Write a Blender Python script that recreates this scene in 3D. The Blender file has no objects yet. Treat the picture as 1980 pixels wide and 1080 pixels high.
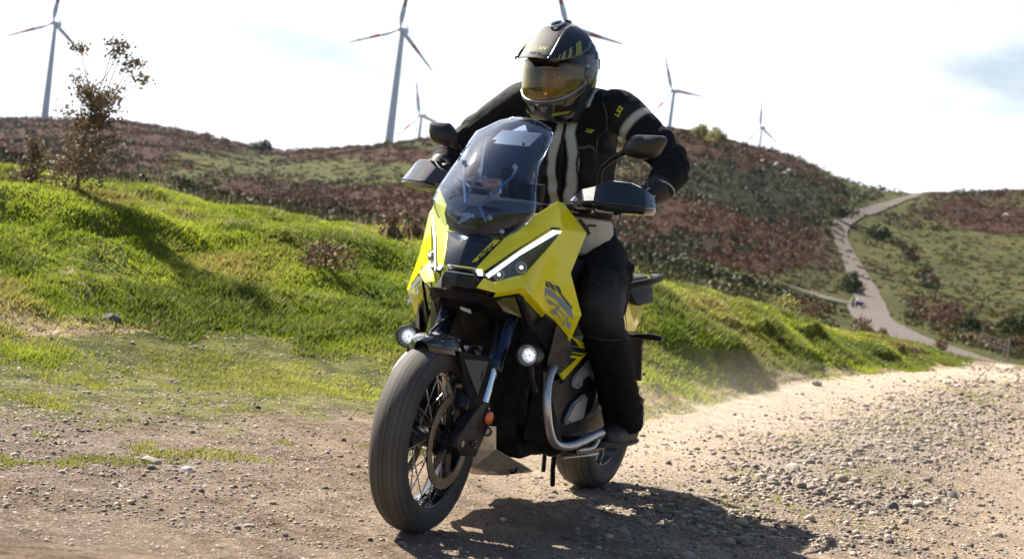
import bpy, bmesh, math, random
import numpy as np
from mathutils import Vector, Matrix, Euler
from mathutils.bvhtree import BVHTree
rad = math.radians
sc = bpy.context.scene
COL = sc.collection

# ------------------------------------------------------------ camera, sky, sun, exposure
cam_d = bpy.data.cameras.new('camera'); cam = bpy.data.objects.new('camera', cam_d); COL.objects.link(cam)
sc.camera = cam
cam_d.sensor_width = 36.0; cam_d.lens = 36.0 * 3343 / 1980
cam_d.clip_start = 0.1; cam_d.clip_end = 9000
ro, pi_ = rad(7.2), math.atan(110 / 3343)
fwd = Vector((0, math.cos(pi_), -math.sin(pi_))); upw = Vector((0, math.sin(pi_), math.cos(pi_))); xr = Vector((1, 0, 0))
rgt = math.cos(ro) * xr + math.sin(ro) * upw; up = -math.sin(ro) * xr + math.cos(ro) * upw
m3 = Matrix((rgt, up, -fwd)).transposed()
cam.matrix_world = Matrix.Translation((0, 0, 1.0)) @ m3.to_4x4()
cam_d.dof.use_dof = True; cam_d.dof.focus_distance = 5.75; cam_d.dof.aperture_fstop = 6.8

SUN = Vector((-0.70, 0.60, 0.86)).normalized()
EL = math.asin(SUN.z); AZ = math.atan2(SUN.x, SUN.y)
sc.view_settings.view_transform = 'Standard'; sc.view_settings.look = 'None'
sc.view_settings.exposure = 1.42; sc.view_settings.gamma = 1.0
sc.render.engine = 'CYCLES'
sc.cycles.max_bounces = 8; sc.cycles.transparent_max_bounces = 16
w = bpy.data.worlds.new('World'); sc.world = w; w.use_nodes = True
nt = w.node_tree; nt.nodes.clear()
def wn(t, **k):
    n = nt.nodes.new(t)
    for a, b in k.items(): setattr(n, a, b)
    return n
wo = wn('ShaderNodeOutputWorld'); bg = wn('ShaderNodeBackground'); bg.inputs[1].default_value = 0.047
sky = wn('ShaderNodeTexSky', sky_type='NISHITA', sun_disc=False, sun_elevation=EL, sun_rotation=AZ, air_density=1.0, dust_density=1.6, ozone_density=1.2, altitude=200)
tc = wn('ShaderNodeTexCoord'); sep = wn('ShaderNodeSeparateXYZ')
nt.links.new(tc.outputs['Generated'], sep.inputs[0])
# clouds: noise on the sky direction, flattened towards the horizon; thick and bright on the sunward side of the sky
mp = wn('ShaderNodeMapping'); mp.inputs['Scale'].default_value = (1.0, 1.0, 3.2)
nt.links.new(tc.outputs['Generated'], mp.inputs[0])
cn = wn('ShaderNodeTexNoise'); cn.inputs['Scale'].default_value = 3.2; cn.inputs['Detail'].default_value = 7; cn.inputs['Roughness'].default_value = .55
nt.links.new(mp.outputs[0], cn.inputs['Vector'])
sd = wn('ShaderNodeVectorMath', operation='DOT_PRODUCT'); sd.inputs[1].default_value = Vector((-0.25, 0.95, 0.12)).normalized()
nt.links.new(tc.outputs['Generated'], sd.inputs[0])
mr = wn('ShaderNodeMapRange'); mr.inputs['From Min'].default_value = 0.6; mr.inputs['From Max'].default_value = 0.88
mr.inputs['To Min'].default_value = -0.22; mr.inputs['To Max'].default_value = 0.20
nt.links.new(sd.outputs['Value'], mr.inputs['Value'])
ad = wn('ShaderNodeMath', operation='ADD'); nt.links.new(cn.outputs['Fac'], ad.inputs[0]); nt.links.new(mr.outputs[0], ad.inputs[1])
cr = wn('ShaderNodeMapRange'); cr.inputs['From Min'].default_value = 0.47; cr.inputs['From Max'].default_value = 0.74; cr.interpolation_type = 'SMOOTHSTEP'
nt.links.new(ad.outputs[0], cr.inputs['Value'])
mx = wn('ShaderNodeMix', data_type='RGBA'); mx.inputs['B'].default_value = (10.8, 11.3, 12.0, 1)
nt.links.new(cr.outputs[0], mx.inputs['Factor']); nt.links.new(sky.outputs[0], mx.inputs['A'])
nt.links.new(mx.outputs['Result'], bg.inputs[0]); nt.links.new(bg.outputs[0], wo.inputs[0])
sl = bpy.data.lights.new('sun', 'SUN'); sl.energy = 5.0; sl.angle = rad(0.55); sl.color = (1.0, 0.92, 0.79)
so = bpy.data.objects.new('sun', sl); COL.objects.link(so)
so.rotation_euler = (-SUN).to_track_quat('-Z', 'Y').to_euler()

# ------------------------------------------------------------ helpers
def tag(o, label=None, cat=None, group=None, kind=None):
    if label: o['label'] = label
    if cat: o['category'] = cat
    if group: o['group'] = group
    if kind: o['kind'] = kind
    return o
def empty(name, loc=(0, 0, 0), rz=0, parent=None):
    o = bpy.data.objects.new(name, None); COL.objects.link(o); o.location = loc; o.rotation_euler = (0, 0, rz)
    o.empty_display_size = .2
    if parent: o.parent = parent
    return o
def link(name, me, mats, parent=None, smooth=None):
    o = bpy.data.objects.new(name, me); COL.objects.link(o)
    if not isinstance(mats, (list, tuple)): mats = [mats]
    for m in mats: me.materials.append(m)
    if parent is not None: o.parent = parent
    if smooth is not None:
        me.polygons.foreach_set('use_smooth', [True] * len(me.polygons))
        if smooth < 180: sharp(me, smooth)
    return o
def sharp(me, deg):
    bm = bmesh.new(); bm.from_mesh(me); a = rad(deg)
    for e in bm.edges:
        e.smooth = not (len(e.link_faces) == 2 and e.calc_face_angle(0) > a)
    bm.to_mesh(me); bm.free()
def mesh_np(name, V, F, mi=None):
    """V (n,3); F (m,k) all of one size"""
    me = bpy.data.meshes.new(name); V = np.ascontiguousarray(V, dtype=np.float32); F = np.ascontiguousarray(F, dtype=np.int32)
    k = F.shape[1]
    me.vertices.add(len(V)); me.vertices.foreach_set('co', V.ravel())
    me.loops.add(F.size); me.loops.foreach_set('vertex_index', F.ravel())
    me.polygons.add(len(F)); me.polygons.foreach_set('loop_start', np.arange(0, F.size, k, dtype=np.int32))
    try: me.polygons.foreach_set('loop_total', np.full(len(F), k, dtype=np.int32))
    except Exception: pass
    if mi is not None: me.polygons.foreach_set('material_index', np.asarray(mi, dtype=np.int32))
    me.update(calc_edges=True)
    return me
def fattr(me, name, arr):
    a = me.attributes.new(name, 'FLOAT', 'POINT'); a.data.foreach_set('value', np.asarray(arr, dtype=np.float32))

# materials --------------------------------------------------------------------
def newmat(name):
    m = bpy.data.materials.new(name); m.use_nodes = True
    return m, m.node_tree, m.node_tree.nodes['Principled BSDF']
def N(t, kind, **k):
    n = t.nodes.new(kind)
    for a, b in k.items(): setattr(n, a, b)
    return n
def mat(name, col, rough=.5, metal=0., coat=0., noise=0., nscale=8., bump=0., bscale=60., rvar=0., spec=None, dust=0., weave=False):
    m, t, p = newmat(name)
    p.inputs['Base Color'].default_value = (*col, 1); p.inputs['Roughness'].default_value = rough
    p.inputs['Metallic'].default_value = metal; p.inputs['Coat Weight'].default_value = coat; p.inputs['Coat Roughness'].default_value = .04
    if spec is not None: p.inputs['Specular IOR Level'].default_value = spec
    c = N(t, 'ShaderNodeTexCoord')
    if noise or rvar or dust:
        n = N(t, 'ShaderNodeTexNoise'); n.inputs['Scale'].default_value = nscale; n.inputs['Detail'].default_value = 6
        t.links.new(c.outputs['Object'], n.inputs['Vector'])
        if noise or dust:
            mm = N(t, 'ShaderNodeMix', data_type='RGBA')
            lo = tuple(max(0, x * (1 - noise)) for x in col); hi = tuple(min(1, x * (1 + noise)) for x in col)
            mm.inputs['A'].default_value = (*lo, 1); mm.inputs['B'].default_value = (*hi, 1)
            t.links.new(n.outputs['Fac'], mm.inputs['Factor'])
            out = mm.outputs['Result']
            if dust:
                n2 = N(t, 'ShaderNodeTexNoise'); n2.inputs['Scale'].default_value = nscale * 2.3; n2.inputs['Detail'].default_value = 8
                t.links.new(c.outputs['Object'], n2.inputs['Vector'])
                r2 = N(t, 'ShaderNodeMapRange'); r2.inputs['From Min'].default_value = .45; r2.inputs['From Max'].default_value = .75; r2.inputs['To Max'].default_value = dust
                t.links.new(n2.outputs['Fac'], r2.inputs['Value'])
                m2 = N(t, 'ShaderNodeMix', data_type='RGBA'); m2.inputs['B'].default_value = (.33, .26, .19, 1)
                t.links.new(r2.outputs[0], m2.inputs['Factor']); t.links.new(out, m2.inputs['A']); out = m2.outputs['Result']
            t.links.new(out, p.inputs['Base Color'])
        if rvar:
            r = N(t, 'ShaderNodeMapRange'); r.inputs['From Min'].default_value = .3; r.inputs['From Max'].default_value = .7
            r.inputs['To Min'].default_value = max(0, rough - rvar); r.inputs['To Max'].default_value = min(1, rough + rvar)
            t.links.new(n.outputs['Fac'], r.inputs['Value']); t.links.new(r.outputs[0], p.inputs['Roughness'])
    if bump:
        n = N(t, 'ShaderNodeTexNoise'); n.inputs['Scale'].default_value = bscale; n.inputs['Detail'].default_value = 4
        t.links.new(c.outputs['Object'], n.inputs['Vector'])
        b = N(t, 'ShaderNodeBump'); b.inputs['Strength'].default_value = bump; b.inputs['Distance'].default_value = .004
        t.links.new(n.outputs['Fac'], b.inputs['Height']); t.links.new(b.outputs[0], p.inputs['Normal'])
    return m
def emis(name, col, s, base=(.6, .6, .6)):
    m, t, p = newmat(name); p.inputs['Base Color'].default_value = (*base, 1)
    p.inputs['Emission Color'].default_value = (*col, 1); p.inputs['Emission Strength'].default_value = s; p.inputs['Roughness'].default_value = .2
    return m
def glassy(name, tint, gloss=.06, rough=.03, f0=.06, haze=0.0, gcol=(.95, .97, 1)):
    """clear sheet: transparent + Fresnel gloss (+ a little diffuse haze from dust and scratches)"""
    m, t, p = newmat(name); t.nodes.remove(p); out = t.nodes['Material Output']
    tr = N(t, 'ShaderNodeBsdfTransparent'); tr.inputs[0].default_value = (*tint, 1)
    gl = N(t, 'ShaderNodeBsdfGlossy'); gl.inputs['Roughness'].default_value = rough; gl.inputs[0].default_value = (*gcol, 1)
    lw = N(t, 'ShaderNodeLayerWeight'); lw.inputs['Blend'].default_value = .5
    mr_ = N(t, 'ShaderNodeMath', operation='POWER'); mr_.inputs[1].default_value = 3.0; t.links.new(lw.outputs['Facing'], mr_.inputs[0])
    m2 = N(t, 'ShaderNodeMath', operation='MULTIPLY_ADD'); m2.inputs[1].default_value = .85; m2.inputs[2].default_value = f0
    t.links.new(mr_.outputs[0], m2.inputs[0])
    mx_ = N(t, 'ShaderNodeMixShader'); t.links.new(m2.outputs[0], mx_.inputs[0]); t.links.new(tr.outputs[0], mx_.inputs[1]); t.links.new(gl.outputs[0], mx_.inputs[2])
    last = mx_
    if haze:
        df = N(t, 'ShaderNodeBsdfDiffuse'); df.inputs[0].default_value = (.55, .66, .85, 1)
        tl = N(t, 'ShaderNodeBsdfTranslucent'); tl.inputs[0].default_value = (.45, .58, .85, 1)
        ad_ = N(t, 'ShaderNodeMixShader'); ad_.inputs[0].default_value = .5; t.links.new(df.outputs[0], ad_.inputs[1]); t.links.new(tl.outputs[0], ad_.inputs[2])
        c = N(t, 'ShaderNodeTexCoord'); n = N(t, 'ShaderNodeTexNoise'); n.inputs['Scale'].default_value = 9; n.inputs['Detail'].default_value = 8; n.inputs['Roughness'].default_value = .7
        t.links.new(c.outputs['Object'], n.inputs['Vector'])
        k = N(t, 'ShaderNodeMapRange'); k.inputs['From Min'].default_value = .3; k.inputs['From Max'].default_value = .75; k.inputs['To Min'].default_value = haze * .6; k.inputs['To Max'].default_value = haze * 1.5
        t.links.new(n.outputs['Fac'], k.inputs['Value'])
        m3_ = N(t, 'ShaderNodeMixShader'); t.links.new(k.outputs[0], m3_.inputs[0]); t.links.new(last.outputs[0], m3_.inputs[1]); t.links.new(ad_.outputs[0], m3_.inputs[2]); last = m3_
    t.links.new(last.outputs[0], out.inputs[0])
    return m
def leafmat(name, c1, c2, nscale=1.2, trans=.35, attr=False, rough=.6, c3=None):
    m, t, p = newmat(name); out = t.nodes['Material Output']
    c = N(t, 'ShaderNodeTexCoord'); n = N(t, 'ShaderNodeTexNoise'); n.inputs['Scale'].default_value = nscale; n.inputs['Detail'].default_value = 5
    t.links.new(c.outputs['Object'], n.inputs['Vector'])
    r = N(t, 'ShaderNodeMapRange'); r.inputs['From Min'].default_value = .32; r.inputs['From Max'].default_value = .68; t.links.new(n.outputs['Fac'], r.inputs['Value'])
    mm = N(t, 'ShaderNodeMix', data_type='RGBA'); mm.inputs['A'].default_value = (*c1, 1); mm.inputs['B'].default_value = (*c2, 1)
    t.links.new(r.outputs[0], mm.inputs['Factor']); col = mm.outputs['Result']
    if attr:
        at = N(t, 'ShaderNodeAttribute', attribute_name='rnd')
        hs = N(t, 'ShaderNodeMix', data_type='RGBA'); hs.inputs['B'].default_value = (*(c3 or (.35, .3, .12)), 1)
        t.links.new(at.outputs['Fac'], hs.inputs['Factor']); t.links.new(col, hs.inputs['A']); col = hs.outputs['Result']
    t.links.new(col, p.inputs['Base Color']); p.inputs['Roughness'].default_value = rough; p.inputs['Specular IOR Level'].default_value = .25
    tl = N(t, 'ShaderNodeBsdfTranslucent'); t.links.new(col, tl.inputs[0])
    ms = N(t, 'ShaderNodeMixShader'); ms.inputs[0].default_value = trans
    t.links.new(p.outputs[0], ms.inputs[1]); t.links.new(tl.outputs[0], ms.inputs[2]); t.links.new(ms.outputs[0], out.inputs[0])
    return m

# numpy noise --------------------------------------------------------------------
def vnoise(x, y, seed=0):
    xi = np.floor(x).astype(np.int64); yi = np.floor(y).astype(np.int64); fx = x - xi; fy = y - yi
    def hsh(a, b):
        n = (a * 374761393 + b * 668265263 + seed * 1274126177) & 0xffffffff
        n = ((n ^ (n >> 13)) * 1274126177) & 0xffffffff
        return ((n ^ (n >> 16)) & 0xffff) / 65535.0
    u = fx * fx * (3 - 2 * fx); v = fy * fy * (3 - 2 * fy)
    return (hsh(xi, yi) * (1 - u) + hsh(xi + 1, yi) * u) * (1 - v) + (hsh(xi, yi + 1) * (1 - u) + hsh(xi + 1, yi + 1) * u) * v
def fbm(x, y, sc_, oct_=4, seed=0, rough=.5):
    s = 0; a = 1; tot = 0
    for i in range(oct_):
        s = s + a * (vnoise(x / sc_ + 17.3 * i, y / sc_ - 9.1 * i, seed + i) * 2 - 1); tot += a; a *= rough; sc_ = sc_ / 2.03
    return s / tot
def sstep(a, b, x):
    t = np.clip((x - a) / (b - a), 0, 1); return t * t * (3 - 2 * t)
# ------------------------------------------------------------ the land: heights as a function of ground position
C_T = [-.8, -.3472, -.3014, -.241, -.1803, -.1321, -.0896, -.0534, .0013, .0744, .0987, .1355, .1848, .2303, .2734, .3223, .8]
C_E = [.004, -.0044, -.0092, -.0106, -.0135, -.0134, -.0156, -.0155, -.0192, -.025, -.0265, -.0309, -.0391, -.0412, -.0470, -.0475, -.045]
R_T = [-.8, -.3494, -.305, -.2813, -.2455, -.2276, -.2034, -.1761, -.1545, -.1426, -.119, -.0955, -.078, -.0487, -.0074, .0366, .066, .0869, .1113, .1326, .154, .173, .1885, .2039, .2218, .2514, .2868, .322, .8]
R_E = [.005, .0146, .0213, .0246, .0279, .0287, .0281, .0262, .0223, .0232, .0274, .0321, .0364, .0428, .0498, .0584, .0633, .0647, .0624, .060, .0573, .0507, .0466, .0446, .0451, .0488, .0545, .0605, .09]
F_T = [-.8, -.287, -.228, -.169, -.078, .013, .084, .13, .16, .189, .218, .277, .34, .8]
F_Y = [6.9, 8.3, 8.65, 9.15, 9.5, 9.6, 9.95, 11.84, 13.54, 15.38, 17.07, 20.06, 23, 30]
Y_T = [-.8, -.25, -.13, -.05, .03, .087, .15, .2, .25, .8]
Y_R = [1500, 1400, 1150, 950, 720, 620, 680, 820, 850, 850]
def smooth_table(T, Vv, wd):
    g = np.linspace(-1.7, 1.7, 6801); v = np.interp(g, T, Vv); k = int(wd / .0005) * 3
    ker = np.exp(-.5 * (np.arange(-k, k + 1) * .0005 / wd) ** 2); ker /= ker.sum()
    return lambda t: np.interp(t, g, np.convolve(np.pad(v, k, mode='edge'), ker, 'valid'))
foot_y = smooth_table(F_T, F_Y, .02); crest_e = smooth_table(C_T, C_E, .012); ridge_e = smooth_table(R_T, R_E, .006); ridge_y = smooth_table(Y_T, Y_R, .05)
def crest_y(t): return foot_y(t) + np.interp(t, [-.3, .1, .19, .28, .34], [3.7, 3.8, 3.0, 2.6, 2.0])
def height(X, Y, fine=True):
    X = np.asarray(X, float); Y = np.asarray(Y, float)
    Ys = np.maximum(Y, .5); t = X / Ys
    fy = foot_y(t); cy = crest_y(t); ce = crest_e(t); re = ridge_e(t); ry = ridge_y(t)
    zc = 1 + ce * cy
    z_bank = zc * sstep(fy - .6, cy + .4, Ys) ** .85
    e0 = ce - np.interp(t, [-.3, .1, .22, .27], [.009, .008, .0015, -.001])
    tau = np.clip((Ys - 50) / (ry - 50), 0, 1)
    S = np.interp(tau, [0, .1, .2, .26, .325, .425, .55, .64, .74, .81, .89, 1], [0, .08, .15, .18, .265, .41, .57, .69, .82, .90, .96, 1])
    e = e0 + (re - e0) * S
    k = sstep(cy, cy + 9, Ys)
    e_mid = ce * (1 - k) + e0 * k
    e = np.where(Ys < 50, e_mid, e)
    e = e - .006 * sstep(ry * 1.01, ry * 1.5, Ys)
    z = np.where(Ys < cy, z_bank, 1 + e * Ys)
    if fine:
        far = sstep(45, 200, Ys); edge = (1 - .75 * np.exp(-((Ys - ry) / (ry * .07)) ** 2)) * trk_calm(X, Y)
        z = z + far * edge * (4.5 * fbm(X, Y, 95, 3, 5) + 1.3 * fbm(X, Y, 24, 3, 9))
        f_ = (Ys - fy) / (cy - fy); scarp = 0
        for q_, (f0, am, sd) in enumerate(((.30, .10, 301), (.62, .11, 311), (.85, .06, 321))):
            fc = f0 + .10 * fbm(X, Y, 1.7, 3, sd); st = np.clip(fbm(X, Y, 1.3, 3, sd + 3) * 3.2 - .1, 0, 1)
            scarp = scarp + am * st * (sstep(fc - .035, fc + .035, f_) - sstep(fc + .0, fc + .45, f_))
        z = z + scarp * sstep(.27, .2, t) * (f_ > 0) * (f_ < 1.4)
        bank = sstep(fy - .5, fy + 1.0, Ys) * (1 - sstep(30, 60, Ys)) * np.interp(t, [.2, .3], [1, .25])
        z = z + bank * (.035 * fbm(X, Y, 1.4, 3, 21) + .07 * fbm(X, Y, .34, 3, 33))
        near = 1 - sstep(30, 60, Ys)
        z = z + near * (1 - .6 * bank) * (.022 * fbm(X, Y, 1.3, 4, 41))
        z = z + near * (1 - sstep(12, 20, Ys)) * .014 * fbm(X, Y, .16, 3, 55)
    return z
def trk_calm(X, Y):
    m = np.zeros(np.shape(X)); q = np.asarray(Y) > 40
    m[q] = np.exp(-(dist_trk(X[q], Y[q]) / 22) ** 2); return 1 - m
def H1(x, y): return float(height(np.array([x]), np.array([y]))[0])

# plant cover on the far land: how much bracken, how much dark scrub, by bearing and slope
def blob(t, e, ct, ce, rt, re_): return np.exp(-(((t - ct) / rt) ** 2 + ((e - ce) / re_) ** 2))
def cover(X, Y):
    Z = height(X, Y, False); t = X / Y; e = (Z - 1) / Y
    b = np.full(np.shape(X), .25)
    b = b + .9 * blob(t, e, .07, .005, .07, .016) + .8 * blob(t, e, .15, .013, .035, .016) + .5 * blob(t, e, .12, .05, .06, .02)
    b = b + .8 * blob(t, e, -.10, .0, .06, .010) + .8 * blob(t, e, -.02, .01, .07, .02)
    b = b + .9 * blob(t, e, -.27, .012, .10, .013) + .6 * blob(t, e, -.12, .026, .12, .006)
    b = b + .75 * blob(t, e, .28, .038, .045, .012) + .35 * blob(t, e, .24, .0, .02, .006) + .4 * blob(t, e, .25, -.022, .02, .008)
    b = b - .8 * blob(t, e, -.14, .010, .08, .007) - .6 * blob(t, e, -.07, .020, .04, .007) - .8 * blob(t, e, .26, .004, .04, .018) - .6 * blob(t, e, .13, -.018, .07, .006) - .7 * blob(t, e, .20, .04, .012, .02)
    s = .15 + .8 * blob(t, e, .13, .035, .07, .017) + .3 * blob(t, e, .09, .0, .05, .02) + .3 * blob(t, e, -.25, .01, .06, .01) - .3 * blob(t, e, .26, .0, .04, .02)
    b = b + .45 * fbm(X, Y, 40, 4, 61, .6); s = s + .5 * fbm(X, Y, 26, 4, 71, .6)
    return np.clip(b, 0, 1), np.clip(s, 0, 1)
TRK = [(7.0, 23), (9.135, 32), (13.4, 50), (20.9, 87), (30.9, 140), (41.6, 200), (53.8, 260), (63.4, 310), (76.2, 390), (90.4, 490), (106, 560), (131.8, 640), (150.8, 700), (171, 765), (190, 830)]
BRN = [(53.8, 262), (50, 262), (46.5, 259), (43, 254)]
def catmull(P, n):
    P = [np.array(p, float) for p in P]; P = [2 * P[0] - P[1]] + P + [2 * P[-1] - P[-2]]; out = []
    for i in range(1, len(P) - 2):
        for k in range(n):
            s = k / n; a, b, c, d = P[i - 1:i + 3]
            out.append(.5 * ((2 * b) + (c - a) * s + (2 * a - 5 * b + 4 * c - d) * s * s + (3 * b - a - 3 * c + d) * s ** 3))
    out.append(P[-2]); return np.array(out)
trk = catmull(TRK, 14); brn = catmull(BRN, 10)
def dist_trk(X, Y):
    d = np.full(np.shape(X), 1e9)
    for P in list(trk[::3]) + list(brn[::4]): d = np.minimum(d, np.hypot(X - P[0], Y - P[1]))
    return d

def ground_mat():
    m, t, p = newmat('ground')
    c = N(t, 'ShaderNodeTexCoord')
    def noise(s, d=6, r=.55):
        n = N(t, 'ShaderNodeTexNoise'); n.inputs['Scale'].default_value = s; n.inputs['Detail'].default_value = d; n.inputs['Roughness'].default_value = r
        t.links.new(c.outputs['Object'], n.inputs['Vector']); return n.outputs['Fac']
    def mr_(v, a, b, lo=0, hi=1):
        r = N(t, 'ShaderNodeMapRange'); r.inputs['From Min'].default_value = a; r.inputs['From Max'].default_value = b; r.inputs['To Min'].default_value = lo; r.inputs['To Max'].default_value = hi
        t.links.new(v, r.inputs['Value']); return r.outputs[0]
    def mix(f, a, b):
        x = N(t, 'ShaderNodeMix', data_type='RGBA')
        for s, v in (('Factor', f), ('A', a), ('B', b)):
            if isinstance(v, tuple): x.inputs[s].default_value = (*v, 1)
            elif isinstance(v, float): x.inputs[s].default_value = v
            else: t.links.new(v, x.inputs[s])
        return x.outputs['Result']
    def att(n): return N(t, 'ShaderNodeAttribute', attribute_name=n).outputs['Fac']
    grass = mix(mr_(noise(.9), .35, .65), (.10, .13, .020), (.20, .23, .040))
    grass = mix(mr_(noise(7), .4, .7), grass, (.20, .19, .06))
    far_g = mix(mr_(noise(.05), .35, .65), (.028, .040, .009), (.072, .074, .017))
    far_g = mix(mr_(noise(.4), .45, .75), far_g, (.085, .066, .032))
    grass = mix(att('a_far'), grass, far_g)
    soil = mix(mr_(noise(3, 8, .7), .35, .6), (.22, .155, .10), (.46, .34, .24)); grass = mix(att('a_soil'), grass, soil)
    br = mix(mr_(noise(.25), .35, .65), (.026, .011, .007), (.052, .022, .012))
    col = mix(att('a_br'), grass, br)
    scb = mix(mr_(noise(.3), .4, .6), (.007, .011, .005), (.016, .022, .009))
    col = mix(att('a_sc'), col, scb)
    t.links.new(col, p.inputs['Base Color']); p.inputs['Roughness'].default_value = .95; p.inputs['Specular IOR Level'].default_value = .1
    b = N(t, 'ShaderNodeBump'); b.inputs['Strength'].default_value = .7; b.inputs['Distance'].default_value = .5
    t.links.new(mr_(noise(.8, 8, .7), 0, 1), b.inputs['Height'])
    b2 = N(t, 'ShaderNodeBump'); b2.inputs['Strength'].default_value = .6; b2.inputs['Distance'].default_value = .03
    t.links.new(noise(24, 6, .7), b2.inputs['Height']); t.links.new(b.outputs[0], b2.inputs['Normal']); t.links.new(b2.outputs[0], p.inputs['Normal'])
    return m
def dirt_mat(name, grassy=True):
    m, t, p = newmat(name)
    c = N(t, 'ShaderNodeTexCoord')
    mpg = N(t, 'ShaderNodeMapping'); mpg.inputs['Rotation'].default_value = (0, 0, rad(-27)); t.links.new(c.outputs['Object'], mpg.inputs[0])
    # wear runs along the track: stretch part of the pattern along the driving direction
    mps = N(t, 'ShaderNodeMapping'); mps.inputs['Scale'].default_value = (1, .22, 1); t.links.new(mpg.outputs[0], mps.inputs[0])
    def noise(s, d=6, r=.6, v=None):
        n = N(t, 'ShaderNodeTexNoise'); n.inputs['Scale'].default_value = s; n.inputs['Detail'].default_value = d; n.inputs['Roughness'].default_value = r
        t.links.new((v or c).outputs[0 if v else 'Object'], n.inputs['Vector']); return n.outputs['Fac']
    def mr_(v, a, b, lo=0, hi=1):
        r = N(t, 'ShaderNodeMapRange'); r.inputs['From Min'].default_value = a; r.inputs['From Max'].default_value = b; r.inputs['To Min'].default_value = lo; r.inputs['To Max'].default_value = hi
        t.links.new(v, r.inputs['Value']); return r.outputs[0]
    def mix(f, a, b):
        x = N(t, 'ShaderNodeMix', data_type='RGBA')
        for s, v in (('Factor', f), ('A', a), ('B', b)):
            if isinstance(v, tuple): x.inputs[s].default_value = (*v, 1)
            else: t.links.new(v, x.inputs[s])
        return x.outputs['Result']
    col = mix(mr_(noise(1.1, v=mps), .35, .68), (.44, .315, .21), (.66, .52, .39))
    col = mix(mr_(noise(4, 9, .75, mps), .45, .63), col, (.19, .14, .105))
    col = mix(mr_(noise(14, 8, .75), .52, .7), col, (.30, .25, .20))
    col = mix(mr_(noise(42, 6, .8), .48, .62), col, (.23, .175, .13))
    col = mix(mr_(noise(70, 3, .7), .60, .74), col, (.66, .60, .52))
    at = N(t, 'ShaderNodeAttribute', attribute_name='a_grav').outputs['Fac']
    gcol = mix(mr_(noise(45, 6, .75), .4, .62), (.13, .115, .11), (.38, .32, .27))
    mul = N(t, 'ShaderNodeMath', operation='MULTIPLY'); mul.inputs[1].default_value = .75; t.links.new(at, mul.inputs[0])
    col = mix(mul.outputs[0], col, gcol)
    if grassy:
        dm = N(t, 'ShaderNodeMath', operation='MULTIPLY'); dm.inputs[1].default_value = .85; t.links.new(N(t, 'ShaderNodeAttribute', attribute_name='a_dust').outputs['Fac'], dm.inputs[0])
        col = mix(dm.outputs[0], col, mix(mr_(noise(9, 8, .7, mps), .35, .7), (.74, .60, .46), (.52, .41, .31)))
        ag = N(t, 'ShaderNodeAttribute', attribute_name='a_grs').outputs['Fac']
        ng = noise(2.2, 8, .7); s1 = N(t, 'ShaderNodeMath', operation='ADD'); t.links.new(ag, s1.inputs[0]); t.links.new(ng, s1.inputs[1])
        n3 = N(t, 'ShaderNodeMath', operation='MULTIPLY_ADD'); n3.inputs[1].default_value = .45; t.links.new(noise(13, 6, .8), n3.inputs[0]); t.links.new(s1.outputs[0], n3.inputs[2])
        gcl = mix(mr_(noise(5, 7, .7), .4, .62), (.085, .10, .025), (.25, .24, .07))
        dk = N(t, 'ShaderNodeMath', operation='MULTIPLY'); t.links.new(N(t, 'ShaderNodeAttribute', attribute_name='a_left').outputs['Fac'], dk.inputs[0]); t.links.new(mr_(noise(2.6, 10, .8), .40, .58), dk.inputs[1])
        col = mix(dk.outputs[0], col, mix(mr_(noise(21, 6, .8), .4, .6), (.09, .062, .044), (.31, .22, .15)))
        col = mix(mr_(n3.outputs[0], 1.20, 1.34), col, gcl)
    t.links.new(col, p.inputs['Base Color']); p.inputs['Roughness'].default_value = .95; p.inputs['Specular IOR Level'].default_value = .12
    b = N(t, 'ShaderNodeBump'); b.inputs['Strength'].default_value = 1.0; b.inputs['Distance'].default_value = .035
    t.links.new(noise(40, 8, .75), b.inputs['Height'])
    b2 = N(t, 'ShaderNodeBump'); b2.inputs['Strength'].default_value = .7; b2.inputs['Distance'].default_value = .05
    t.links.new(noise(7, 6, .65, mps), b2.inputs['Height']); t.links.new(b.outputs[0], b2.inputs['Normal']); t.links.new(b2.outputs[0], p.inputs['Normal'])
    return m
# terrain sheet: fan of strips, finer near the viewer, plus the ground behind the viewpoint
tt = np.concatenate([np.linspace(-1.6, -.38, 50)[:-1], np.linspace(-.38, .38, 560), np.linspace(.38, 1.6, 50)[1:]])
yy = np.concatenate([np.linspace(2.2, 8, 30)[:-1], np.linspace(8, 24, 260)[:-1], np.exp(np.linspace(math.log(24), math.log(4500), 430))])
T_, Y_ = np.meshgrid(tt, yy); X_ = T_ * Y_
Z_ = height(X_, Y_)
Z_ = Z_ - .07 * sstep(.1, .6, foot_y(T_) - Y_) * sstep(.72, .60, np.abs(T_))
Z_ = Z_ - .5 * np.exp(-(np.minimum(dist_trk(X_, Y_), 20) / 3.4) ** 4) * sstep(40, 120, Y_)
V = np.stack([X_, Y_, Z_], -1).reshape(-1, 3)
nt_, ny_ = len(tt), len(yy)
idx = np.arange(nt_ * ny_).reshape(ny_, nt_)
F = np.stack([idx[:-1, :-1], idx[:-1, 1:], idx[1:, 1:], idx[1:, :-1]], -1).reshape(-1, 4)
nb = len(V)
V = np.vstack([V, [(-90, -90, 0), (90, -90, 0), (90, 2.2, 0), (tt[-1] * 2.2, 2.2, 0), (tt[0] * 2.2, 2.2, 0), (-90, 2.2, 0)]])
me = mesh_np('terrain', V, F)
bm = bmesh.new(); bm.from_mesh(me); bm.verts.ensure_lookup_table()
bm.faces.new([bm.verts[nb + i] for i in range(6)]); bm.to_mesh(me); bm.free()
br_, sc_r = cover(X_.ravel(), Y_.ravel())
Xf, Yf = X_.ravel(), Y_.ravel()
farm = sstep(28, 60, Yf)
dt = dist_trk(Xf, Yf); verge = np.exp(-(dt / 9) ** 2) * farm
pad = np.zeros(6)
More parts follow.
